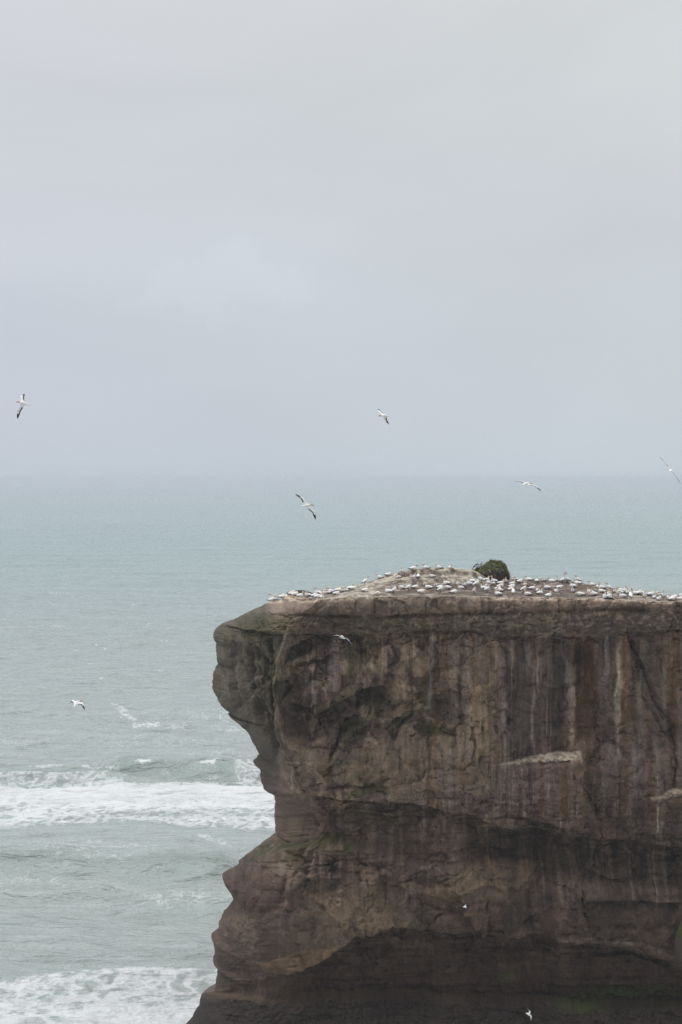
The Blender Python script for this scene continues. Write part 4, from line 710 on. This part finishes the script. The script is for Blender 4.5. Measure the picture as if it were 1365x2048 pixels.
    byt = np.minimum(146.0, YN + (bx - bx[:, :1]) * 2.4 + 0.8 * np.sqrt(np.maximum(bx - bx[:, :1], 0)))
    bx = np.maximum(bx + (vx[rows, 0] - xx[rows, 0])[:, None] + 0.03, vx[rows, 0][:, None]); bx[:, 0] = vx[rows, 0]; byt[:, 0] = vy[rows, 0]
    byt = np.maximum(byt, fyb + 0.0); byt = byt + 0.6 * fbm(bx / 3, bz / 2, 153, 4) * sstep((bx - bx[:, :1]) / 2)
    gzb = gz[-1][cols_]
    bz = bz + (gzb - bz[0])[None, :] * np.exp(-(bz[0][None, :] - bz) / 6.0) * sstep((bx - bx[:, :1] - 0.5) / 4.0)
    V.append(np.stack([bx, byt, bz], -1).reshape(-1, 3)); C.append(np.ones((bx.size, 3)) * np.array((0.14, 0.115, 0.10)) * (1 + 0.3 * fbm(bx.ravel() / 2, bz.ravel() / 3, 154, 3))[:, None])
    Fc.append(grid_faces(len(rows), len(cols_), off, flip=False))
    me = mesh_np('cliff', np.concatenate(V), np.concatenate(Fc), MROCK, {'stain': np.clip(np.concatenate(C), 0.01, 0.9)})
    tag(link('cliff', me), kind='structure')
    return gx, gy, gz
GX, GY, GZ = build_cliff()
def surf_z(x, y):
    """height of the finished top of the rock under a point"""
    i = int(np.clip(np.searchsorted(GX[0], x), 1, GX.shape[1] - 1))
    if abs(GX[0][i - 1] - x) < abs(GX[0][i] - x): i -= 1
    return float(np.interp(y, GY[:, i], GZ[:, i]))
def on_top(px, py):
    """where a sight line from the eye meets the top of the rock"""
    if px < 577:                                                  # the sloping tip: the crest of the nose itself
        y = YN - 0.25; ridge_py = float(np.interp(px, [432, 463, 500, 540, 560, 575], [1258, 1240, 1222, 1203, 1198, 1190])); return X(px, y), y, min(Z(ridge_py, YN) + 0.02, Z(py, y) + 0.1)
    rimy = float(pl(RIM, px)); best = None
    ys = np.arange(109.0, float(pl(CRY, px)) + 1.5, 0.06)
    prev = None
    for y in ys:
        x = X(px, y); z = surf_z(x, y)
        if y < np.interp(x, GX[0], GY[0]) + 0.15: continue
        pr = HY + F * (ZC - z) / y
        if pr <= py: return x, y, z
        if best is None or pr < best[0]: best = (pr, x, y, z)
    return best[1:]

# ------------------------------------------------------------------ green boulder at the foot, by the frame's edge
def build_boulder():
    y0 = 108.6; cx, cz = X(1402, y0), Z(1905, y0); nu, nv = 72, 48
    u = np.linspace(0, 2 * np.pi, nu); v = np.linspace(0.02, np.pi - 0.02, nv); Vv, U = np.meshgrid(v, u, indexing='ij')
    dx, dy, dz = np.sin(Vv) * np.cos(U), np.sin(Vv) * np.sin(U), np.cos(Vv)
    r = 1 + 0.10 * fbm(dx * 2.2 + dz, dy * 2.2 - dz, 170, 4)
    x = cx + 1.30 * r * dx; y = y0 + 1.4 + 1.3 * r * dy; z = cz + 1.85 * r * dz
    green = sstep((dz + 0.25 * fbm(dx * 4, dy * 4 + dz * 3, 171, 3) - 0.15) / 0.3)[..., None]
    c = np.array((0.075, 0.062, 0.052)) * (1 - green) + np.array((0.060, 0.070, 0.018)) * green
    me = mesh_np('boulder', np.stack([x, y, z], -1).reshape(-1, 3), grid_faces(nv, nu), MROCK, {'stain': c.reshape(-1, 3)})
    tag(link('boulder', me), 'mossy green topped boulder leaning against the dark foot of the cliff', 'boulder')
build_boulder()

# ------------------------------------------------------------------ the bush
def tube(pts, radii, seg=6):
    pts = [Vector(p) for p in pts]; vs = []; fs = []
    for i, p in enumerate(pts):
        t = (pts[min(i + 1, len(pts) - 1)] - pts[max(i - 1, 0)]).normalized()
        a = t.orthogonal().normalized(); b = t.cross(a)
        for k in range(seg):
            w = 2 * math.pi * k / seg; vs.append(p + (a * math.cos(w) + b * math.sin(w)) * radii[i])
    for i in range(len(pts) - 1):
        for k in range(seg): fs.append((i * seg + k, i * seg + (k + 1) % seg, (i + 1) * seg + (k + 1) % seg, (i + 1) * seg + k))
    return [tuple(v) for v in vs], fs
def build_bush():
    yb = 130.0; r = random.Random(5); gx0 = X(982, yb); zb = Z(1160, yb)
    root = bpy.data.objects.new('bush', None); COL.objects.link(root); root.location = (gx0, yb, zb)
    tag(root, 'round windswept bush with dark green top and bare brown base on the cliff top', 'bush')
    MW = plain('grey_wood', (0.075, 0.062, 0.055), 0.9); ML = plain('dark_green_leaf', (0.155, 0.165, 0.062), 0.6, 0.5, 4.5); MT = plain('dead_brown_twig', (0.200, 0.155, 0.138), 0.9, 0.5, 3.0)
    sx, sz = 36 * yb / F, 39 * yb / F                               # half width and height in metres
    def prof(u):                                                    # top outline of the crown, from its windward to its blunt end
        return sz * float(pl([(-1.05, 0.30), (-0.85, 0.46), (-0.5, 0.66), (-0.3, 0.84), (0.0, 0.96), (0.22, 1.0), (0.5, 0.95), (0.75, 0.82), (0.92, 0.60), (1.0, 0.34), (1.05, 0.15)], u))
    def pt(shell=None):
        u = r.uniform(-1.0, 1.0); w = r.uniform(-1, 1)
        k = math.sqrt(max(0.0, 1 - 0.85 * w * w)); top = prof(u) * k
        return u * sx, w * sx * 0.9 * math.sqrt(max(0.05, 1 - 0.6 * u * u)), top
    # leafy canopy: many small leaves close to the outline
    vs, fs = [], []
    lump = lambda x, y: 0.10 * math.sin(x * 6.1 + 1) * math.sin(y * 5.3) + 0.07 * math.sin(x * 13 + y * 9)
    for k in range(24000):
        x, y, top = pt(); f = abs(r.gauss(0, 0.20)); low = 0.62 if r.random() < 0.86 else 0.30
        frac = 1 - f
        if frac < 0.60 + 0.10 * math.sin(x * 5 + y * 4) - 0.30 * max(0.0, min(1.0, (-0.1 - x / sx) / 0.4)): continue
        if top * frac < prof(x / sx) * (0.50 + 0.10 * math.sin(x * 7 + 2)) - 0.55 * max(0.0, min(1.0, (-0.15 - x / sx) / 0.35)): continue
        lz = max(0.02, top * frac + lump(x, y)); s = r.uniform(0.020, 0.048)
        if r.random() < 0.10: lz += r.uniform(0.02, 0.17) * abs(math.sin(x * 17 + y * 11))
        c = Vector((x * (0.9 + 0.1 * frac) if frac > 0.8 else x, y, lz)); n = Vector((x * 0.6 + r.gauss(0, .5), y * 0.6 + r.gauss(0, .5), 0.8 + r.gauss(0, .5))).normalized()
        a = n.orthogonal().normalized(); a.rotate(__import__('mathutils').Quaternion(n, r.uniform(0, 6.28))); b = n.cross(a); i = len(vs)
        vs += [tuple(c - a * s * 1.5), tuple(c - b * s * 0.7), tuple(c + a * s * 1.5), tuple(c + b * s * 0.7)]; fs.append((i, i + 1, i + 2, i + 3))
    o = link('foliage', mesh_np('foliage', vs, fs, ML, smooth=False), root)
    # dry skirt of twigs
    vs, fs = [], []
    for k in range(4200):
        a = r.uniform(0, 6.283); rr = math.sqrt(r.uniform(0.45, 1.0)); u = rr * math.cos(a); w = rr * math.sin(a)
        x0, y0 = u * sx * 1.04, w * sx * 0.98; h = prof(u) * r.uniform(0.25, 0.85) * math.sqrt(max(0.1, 1 - 0.8 * w * w)); z0 = r.uniform(0, h * 0.7)
        p0 = Vector((x0 * 0.92, y0 * 0.92, z0 - 0.04)); p1 = Vector((x0 + r.gauss(0, .10), y0 + r.gauss(0, .10), z0 + r.uniform(0.12, 0.38)))
        v, f = tube([p0, (p0 + p1) / 2 + Vector((r.gauss(0, .03), r.gauss(0, .03), r.gauss(0, .02))), p1], [0.013, 0.010, 0.005], 3); i = len(vs)
        vs += v; fs += [tuple(q + i for q in t) for t in f]
    for k in range(5000):                                           # withered leaves among the twigs, same mesh
        a = r.uniform(0, 6.283); rr = math.sqrt(r.uniform(0.6, 1.0)); u = rr * math.cos(a); w = rr * math.sin(a); h = prof(u) * 0.62
        c = Vector((u * sx * 1.02, w * sx * 0.97, r.uniform(0.0, h))); n = Vector((r.gauss(0, 1), r.gauss(0, 1), r.gauss(0, 1))).normalized(); p = n.orthogonal().normalized() * r.uniform(0.015, 0.035); q = n.cross(p) * r.uniform(0.5, 1.0); i = len(vs)
        vs += [tuple(c - p), tuple(c - q), tuple(c + p), tuple(c + q)]; fs.append((i, i + 1, i + 2, i + 3))
    link('dry_twigs', mesh_np('dry_twigs', vs, fs, MT, smooth=False), root)
    # inner stems so that the crown is not hollow
    for k in range(9):
        a = r.uniform(0, 6.28); x1 = math.cos(a) * sx * 0.6; y1 = math.sin(a) * sx * 0.5; zt = prof(x1 / sx) * 0.8
        v, f = tube([(x1 * .15, y1 * .15, -0.12), (x1 * .5, y1 * .6, zt * .4), (x1, y1, zt)], [0.06, 0.045, 0.02], 7)
        link('stem', mesh_np('stem', v, f, MW), root)
    # bare branches reaching out on the windward side (photo: columns 942-968, rows 1126-1143)
    Pb = lambda px, py, dy=0.0: ((px - 982) * yb / F, dy, Z(py, yb) - zb)
    for pts, rad in (([(958, 1150), (944, 1141), (948, 1133), (951, 1129), (957, 1127)], 0.030), ([(958, 1149), (947, 1139), (955, 1136), (963, 1131), (970, 1123)], 0.026), ([(962, 1150), (945, 1142), (956, 1141), (964, 1136)], 0.024),
                     ([(951, 1130), (955, 1129), (962, 1129), (968, 1127)], 0.018), ([(948, 1134), (953, 1132), (958, 1131), (962, 1127), (965, 1123)], 0.016), ([(951, 1137), (955, 1133), (958, 1130)], 0.014), ([(956, 1127), (955.5, 1123)], 0.012), ([(962, 1130), (964, 1125), (966, 1122)], 0.012),
                     ([(953, 1136), (957, 1134), (962, 1133), (967, 1130)], 0.014)):
        dy = r.uniform(-0.35, 0.35); q = [Pb(a, b, dy * i / len(pts)) for i, (a, b) in enumerate(pts)]
        v, f = tube(q, [1.5 * rad * (1 - 0.6 * i / (len(q) - 1)) for i in range(len(q))], 6); link('bare_branch', mesh_np('bare_branch', v, f, MW), root)
build_bush()

# ------------------------------------------------------------------ gannets
WHITE, BUFF, BLACK, BILL = np.array((0.90, 0.895, 0.875)), np.array((0.62, 0.40, 0.19)), np.array((0.030, 0.027, 0.027)), np.array((0.30, 0.32, 0.35))
def catmull(ctrl, n):
    c = np.array(ctrl, float); c = np.concatenate([[2 * c[0] - c[1]], c, [2 * c[-1] - c[-2]]]); m = len(c) - 3; out = []
    for s in np.linspace(0, m, n):
        i = min(int(s), m - 1); t = s - i; p0, p1, p2, p3 = c[i:i + 4]
        out.append(0.5 * (2 * p1 + (p2 - p0) * t + (2 * p0 - 5 * p1 + 4 * p2 - p3) * t * t + (3 * p1 - p0 - 3 * p2 + p3) * t ** 3))
    return np.array(out)
def loft(ctrl, n=40, seg=14):
    """ctrl rows: x, y, z, half width, half height"""
    c = catmull(ctrl, n); c[:, 3:] = np.maximum(c[:, 3:], 0.002); V = []
    for i in range(n):
        t = c[min(i + 1, n - 1), :3] - c[max(i - 1, 0), :3]; t /= np.linalg.norm(t) + 1e-9
        side = np.cross(t, (0, 0, 1.0)); 
        if np.linalg.norm(side) < 0.2: side = np.array((0, -1.0, 0))
        side /= np.linalg.norm(side); up = np.cross(side, t)
        for k in range(seg):
            a = 2 * math.pi * k / seg; V.append(c[i, :3] + side * math.cos(a) * c[i, 3] + up * math.sin(a) * c[i, 4])
    Fs = []
    for i in range(n - 1):
        for k in range(seg): Fs.append((i * seg + k, i * seg + (k + 1) % seg, (i + 1) * seg + (k + 1) % seg, (i + 1) * seg + k))
    return np.array(V), Fs, c
# each pose: body from the tail tip to the breast, then neck and head; x forward, z up
BODY_SIT = [(-0.46, 0, 0.13, 0.006, 0.006), (-0.36, 0, 0.14, 0.035, 0.016), (-0.24, 0, 0.155, 0.085, 0.055), (-0.10, 0, 0.165, 0.135, 0.115), (0.06, 0, 0.175, 0.150, 0.150), (0.18, 0, 0.20, 0.125, 0.145)]
BODY_STAND = [(-0.40, 0, 0.10, 0.006, 0.006), (-0.32, 0, 0.13, 0.035, 0.018), (-0.21, 0, 0.185, 0.085, 0.055), (-0.08, 0, 0.25, 0.130, 0.110), (0.05, 0, 0.31, 0.140, 0.145), (0.14, 0, 0.38, 0.110, 0.130)]
def head(x, y, z, dx, dy, dz):
    """neck end to bill tip: the head at x,y,z looking along d"""
    return [(x, y, z, 0.052, 0.056), (x + dx * .075, y + dy * .075, z + dz * .075, 0.040, 0.042), (x + dx * .12, y + dy * .12, z + dz * .12, 0.018, 0.022), (x + dx * .22, y + dy * .22, z + dz * .22, 0.004, 0.005)]
POSES = {
    'sit': BODY_SIT + [(0.235, 0, 0.30, 0.072, 0.075), (0.235, 0, 0.385, 0.052, 0.054)] + head(0.265, 0, 0.43, 0.95, 0, -0.25),
    'side': BODY_SIT + [(0.235, 0, 0.30, 0.072, 0.075), (0.235, 0.01, 0.385, 0.052, 0.054)] + head(0.25, 0.03, 0.43, 0.45, 0.85, -0.25),
    'tuck': BODY_SIT + [(0.225, 0.02, 0.29, 0.085, 0.085), (0.16, 0.05, 0.335, 0.060, 0.060)] + head(0.08, 0.07, 0.335, -0.93, 0.05, -0.25),
    'alert': BODY_SIT + [(0.225, 0, 0.32, 0.066, 0.070), (0.225, 0, 0.43, 0.046, 0.048)] + head(0.25, 0, 0.52, 0.95, 0.1, -0.1),
    'stand': BODY_STAND + [(0.185, 0, 0.48, 0.062, 0.066), (0.19, 0, 0.57, 0.046, 0.048)] + head(0.22, 0, 0.63, 0.97, 0, -0.2),
    'stretch': BODY_STAND + [(0.165, 0, 0.50, 0.058, 0.062), (0.17, 0, 0.63, 0.042, 0.045), (0.165, 0, 0.74, 0.042, 0.045)] + head(0.18, 0, 0.80, 0.30, 0, 0.95),
    'bow': BODY_SIT + [(0.27, 0, 0.25, 0.075, 0.075), (0.335, 0, 0.235, 0.050, 0.052)] + head(0.385, 0, 0.19, 0.55, 0, -0.83),
    'preen': BODY_STAND + [(0.18, 0.03, 0.47, 0.064, 0.068), (0.13, 0.09, 0.53, 0.048, 0.050)] + head(0.06, 0.12, 0.50, -0.62, 0.25, -0.70),
}
LOOK = {'sit': 'resting on its nest', 'side': 'resting with its head turned aside', 'tuck': 'asleep with its head tucked on its back', 'alert': 'sitting with its neck raised', 'stand': 'standing upright',
        'stretch': 'stretching its bill straight up', 'bow': 'bowing its head low', 'preen': 'twisting its neck to preen'}
def gannet_mesh(pose):
    V, Fs, c = loft(POSES[pose], 46, 14); n, seg = 46, 14; C = np.ones((len(V), 3)) * WHITE
    nb = len(POSES[pose]); body = 5.0 / (nb - 1)
    for i in range(n):
        s = i / (n - 1); up = s * (nb - 1)
        for k in range(seg):
            a = math.sin(2 * math.pi * k / seg); j = i * seg + k
            if up < 1.3: C[j] = BLACK                                   # tail and crossed wing tips
            elif up < 2.15 and a < 0.80: C[j] = BLACK
            elif up < 3.8 and -0.70 < a < -0.30: C[j] = BLACK           # dark trailing edge along the flank
            hs = nb - 1 - up
            if hs < 0.95: C[j] = BILL
            elif hs < 2.25 and hs >= 0.95: C[j] = BLACK * 2 if hs < 1.25 else BUFF
            elif hs < 4.4: C[j] = BUFF + (np.array((0.74, 0.66, 0.52)) - BUFF) * min(1, (hs - 2.25) / 1.6)
            elif hs < 5.0: C[j] = np.array((0.78, 0.74, 0.66))
    V = list(map(tuple, V)); C = list(map(tuple, C))
    if pose in ('stand', 'stretch', 'preen'):
        for sy in (-0.055, 0.055):
            v, f = tube([(0.0, sy, 0.20), (0.015, sy, 0.08), (0.0, sy, 0.0), (0.07, sy, -0.012)], [0.03, 0.014, 0.013, 0.012], 6); o = len(V)
            V += v; C += [(0.05, 0.05, 0.05)] * len(v); Fs += [tuple(q + o for q in t) for t in f]
    return mesh_np('gannet', V, Fs, MFEATHER, {'plumage': np.array(C)})
PM = {p: gannet_mesh(p) for p in POSES}

ORD = ['first', 'second', 'third', 'fourth', 'fifth', 'sixth', 'seventh', 'eighth', 'ninth', 'tenth', 'eleventh', 'twelfth', 'thirteenth', 'fourteenth', 'fifteenth', 'sixteenth', 'seventeenth', 'eighteenth', 'nineteenth', 'twentieth']
def zone(px, py):
    if px < 712: return 0, 'up the slope from the cliff tip'
    if px < 800 and py > 1165 or px < 790: return 1, 'from the cliff tip on the bank before the terraces'
    if px < 920 and py < 1148: return 2, 'along the top terrace towards the bush'
    if px < 900 and py < 1165: return 3, 'along the lower terrace towards the bush'
    if px < 935: return 4, 'of the cluster below the terraces, towards the bush'
    if px < 1045: return 5, 'of the crowd directly in front of the bush'
    if px < 1192 and py < 1174: return 6, 'along the skyline row beyond the bush'
    if px < 1200: return 7, 'of the scattered birds past the bush'
    if py < 1193: return 8, 'of the packed skyline row at the far end'
    return 9, 'of the rim row at the far end'
HEAD = {'R': 0, 'L': math.pi, 'C': -math.pi / 2, 'A': math.pi / 2}
FACE = {'R': 'facing right', 'L': 'facing left', 'C': 'facing the viewer', 'A': 'facing the sea'}
def place_birds():
    order = {}
    for b in sorted(BIRDS, key=lambda q: (q[0], q[1])): order.setdefault(zone(b[0], b[1]), []).append(b)
    for (zi, txt), lst in sorted(order.items()):
        for k, (px, py, hd, pose) in enumerate(lst):
            x, y, z = on_top(px, py)
            o = link('gannet', PM[pose]); o.location = (x, y, z - (0.035 if pose in ('sit', 'side', 'tuck', 'alert', 'bow') else 0.0))
            s = rng.uniform(0.78, 0.90); o.scale = (s, s * rng.uniform(0.94, 1.06), s)
            o.rotation_euler = (0, 0, HEAD[hd] + rng.uniform(-0.42, 0.42))
            short = {'sit': 'resting', 'side': 'looking aside', 'tuck': 'sleeping', 'alert': 'neck raised', 'stand': 'standing', 'stretch': 'bill pointing up', 'bow': 'bowing', 'preen': 'preening'}[pose]
            tag(o, f'gannet {short}, {FACE[hd]}, {ORD[k] if k < len(ORD) else "last"} {txt}', 'gannet', 'gannets nesting on the cliff top')
place_birds()

# ------------------------------------------------------------------ birds in the air
def flying_bird(name, y0, beak, headp, shoulder, tail, wings, label, cat, group, kindcols, chord=0.21, fat=0.085):
    """every point (column, row, metres away from the viewer relative to the breast); wings: two lists shoulder-side wrist, tip"""
    ox, oz = X(shoulder[0], y0), Z(shoulder[1], y0)
    w = lambda p: np.array((X(p[0], y0) - ox, p[2] if len(p) > 2 else 0.0, Z(p[1], y0) - oz))
    bk, hp, tl = w(beak), w(headp), w(tail); cen = np.zeros(3); white, dark, hdc, bill = kindcols
    mid = cen * 0.5 + tl * 0.5
    ctrl = [(*tl, 0.01, 0.006), (*(tl * .78 + mid * .22), 0.035, 0.016), (*mid, fat * .72, fat * .66), (*cen, fat, fat), (*(cen * .45 + hp * .55), fat * .62, fat * .62), (*hp, 0.046, 0.048), (*(hp * .55 + bk * .45), 0.024, 0.026), (*bk, 0.004, 0.005)]
    V, Fs, c = loft(ctrl, 40, 12); C = np.ones((len(V), 3)) * white
    for i in range(40):
        s = i / 39 * 7
        C[i * 12:(i + 1) * 12] = dark if s < 0.75 else (bill if s > 5.75 else (hdc if s > 4.55 else (hdc * 0.4 + white * 0.6 if s > 4.1 else white)))
    V = V.tolist(); C = C.tolist(); Fs = list(Fs); axis = (tl - hp) / np.linalg.norm(tl - hp)
    for wrist, tip in wings:
        wr, tp = w(wrist), w(tip); ctrl = np.array([cen * 0.9 + wr * 0.1 - axis * 0.02, cen * .5 + wr * .5, wr, wr * .62 + tp * .38 + axis * 0.01, wr * .25 + tp * .75 + axis * 0.015, tp + axis * 0.03])
        ch = np.array([chord * 1.1, chord * 1.02, chord * 0.92, chord * 0.72, chord * 0.46, chord * 0.05])[:, None]
        P = catmull(np.concatenate([ctrl, ch], 1), 26); o = len(V); ns = 10
        for i in range(26):
            le, cd = P[i, :3], max(P[i, 3], 0.006); t = P[min(i + 1, 25), :3] - P[max(i - 1, 0), :3]; t /= np.linalg.norm(t) + 1e-9
            nrm = np.cross(t, axis); nrm /= np.linalg.norm(nrm) + 1e-9; s = i / 25
            for k in range(2 * ns):
                u = (k / ns) if k < ns else (2 - k / ns); th = (0.035 * (1 - 0.75 * s)) * math.sqrt(max(u, 0)) * (1 - u) * 2.2 + 0.003; sg = 1 if k < ns else -1
                V.append((le + axis * cd * (u - 0.28) + nrm * sg * th * 0.5).tolist())
                C.append((dark if (s > 0.56 or (u > 0.66 and s > 0.16)) else white).tolist())
        for i in range(25):
            for k in range(2 * ns): Fs.append((o + i * 2 * ns + k, o + i * 2 * ns + (k + 1) % (2 * ns), o + (i + 1) * 2 * ns + (k + 1) % (2 * ns), o + (i + 1) * 2 * ns + k))
    ob = link(name, mesh_np(name, V, Fs, MFEATHER, {'plumage': np.array(C)})); ob.location = (ox, y0, oz)
    return tag(ob, label, cat, group)
GC = (WHITE, BLACK, BUFF, BILL * 0.35); GULL = (WHITE, np.array((0.30, 0.31, 0.33)), WHITE, np.array((0.35, 0.12, 0.06))); GP = 'gannets on the wing'
flying_bird('gannet', 100, (32, 804.5), (38.5, 803.5, 0.0), (45, 806), (61.3, 811.5, 0.2), [((41.5, 792.5, 0.3), (43.8, 786.5, 0.72)), ((37.5, 822, -0.1), (33.3, 837.2, 0.1))], 'gannet banking steeply over the open sea, highest and alone at the far sky side', 'gannet', GP, GC)
flying_bird('gannet', 115, (756.3, 832.5), (761.3, 831.2, 0.0), (768.4, 831), (780.9, 833.6, 0.1), [((758.6, 822, 0.35), (757.2, 816.8, 0.8)), ((770.6, 839, 0.35), (777.8, 847.9, 0.75))], 'small gannet banking high in the sky above the cliff top terraces', 'gannet', GP, GC)
flying_bird('gannet', 105, (629, 1011.4), (623, 1009.4, 0.0), (615, 1010.5), (600.5, 1013.2, 0.1), [((606.5, 996.5, 0.1), (592, 988, 0.25)), ((629.5, 1024.5, -0.1), (632.8, 1038.8, 0.15))], 'gannet gliding with wings spread diagonally just below the horizon', 'gannet', GP, GC)
flying_bird('gannet', 110, (1067, 968.2, 0.42), (1062.5, 966.6, 0.26), (1053.5, 967), (1043.5, 970.6, -0.35), [((1042.5, 962.8, -0.2), (1028.8, 963.9, -0.35)), ((1072.6, 972.2, 0.05), (1083.8, 982.6, -0.1))], 'gannet seen from behind skimming along the horizon with bowed wings', 'gannet', GP, GC)
flying_bird('gannet', 108, (1346.5, 941.5, 0.45), (1344.5, 941.2, 0.3), (1342, 941), (1337.8, 943.3, -0.42), [((1331.6, 925.5, 0.1), (1321, 912.8, 0.25)), ((1350.4, 948.8, 0.0), (1362.8, 968.5, 0.1))], 'gannet edge on, thin wings slanting steeply, crossing the horizon beyond the bush', 'gannet', GP, GC)
flying_bird('gannet', 100, (163.5, 1403.2, 0.42), (160.4, 1402.2, 0.25), (153.5, 1405.2), (150, 1413, -0.35), [((144.6, 1401.6, 0.15), (137.6, 1409.4, 0.4)), ((165.8, 1406.4, -0.1), (172.4, 1419, -0.25))], 'gannet with arched wings flying low above the breaking waves', 'gannet', GP, GC)
flying_bird('gannet', 101, (679, 1273.4, -0.42), (681, 1272.4, -0.3), (684, 1273.8), (690.5, 1279, 0.42), [((674.8, 1270.6, 0.1), (664.5, 1272.2, 0.3)), ((695.2, 1277.6, -0.05), (704, 1289, 0.05))], 'gannet flying close past the cliff face just under the cap ledge', 'gannet', GP,
            (WHITE * 0.9, np.array((0.33, 0.34, 0.34)), np.array((0.60, 0.45, 0.30)), BILL))
flying_bird('seagull', 104, (1051.5, 2025.6, 0.0), (1053.8, 2026.6, 0.0), (1057.5, 2028.2), (1065.2, 2034.5, 0.12), [((1060.6, 2024.4, 0.14), (1055.6, 2018.4, 0.22)), ((1061.6, 2032.6, -0.12), (1060.6, 2039, -0.22))], 'white gull wheeling in front of the dark cave at the foot of the cliff', 'gull', 'gulls by the cliff face', GULL, 0.12, 0.062)
flying_bird('seagull', 108, (926.5, 1814.6, 0.0), (927.6, 1814.0, 0.0), (929.6, 1813.2), (934.0, 1813.2, 0.05), [((931.2, 1812.0, 0.2), (934.0, 1811.0, 0.4)), ((930.6, 1813.6, -0.2), (933.5, 1814.0, -0.40))], 'tiny white gull gliding past the middle of the brown lower cliff', 'gull', 'gulls by the cliff face', GULL, 0.08, 0.036)
flying_bird('gannet', 300, (189.8, 1291.2, 0.5), (190.6, 1290.6, 0.3), (192.6, 1289.9), (194.8, 1290.8, -0.4), [((189.6, 1290.0, 0.1), (184.6, 1291.0, 0.3)), ((199.4, 1289.6, 0.0), (208.0, 1291.6, 0.1))], 'distant gannet skimming the grey green sea beyond the cliff tip', 'gannet', GP, GC)

# ------------------------------------------------------------------ sea air
def build_haze():
    m = bpy.data.materials.new('sea_haze'); m.use_nodes = True; N = m.node_tree.nodes; N.clear()
    o = N.new('ShaderNodeOutputMaterial'); v = N.new('ShaderNodeVolumePrincipled'); v.inputs['Density'].default_value = 0.00022; v.inputs['Color'].default_value = (0.775, 0.800, 0.850, 1); v.inputs['Anisotropy'].default_value = 0.1
    m.node_tree.links.new(v.outputs[0], o.inputs['Volume'])
    s, lo, hi = 85000.0, -6.0, 44.0
    vs = [(a, b, c) for c in (lo, hi) for b in (-s, s) for a in (-s, s)]
    me = mesh_np('haze', vs, [(0, 2, 3, 1), (4, 5, 7, 6), (0, 1, 5, 4), (2, 6, 7, 3), (0, 4, 6, 2), (1, 3, 7, 5)], m, smooth=False)
    tag(link('haze', me), kind='stuff')
build_haze()
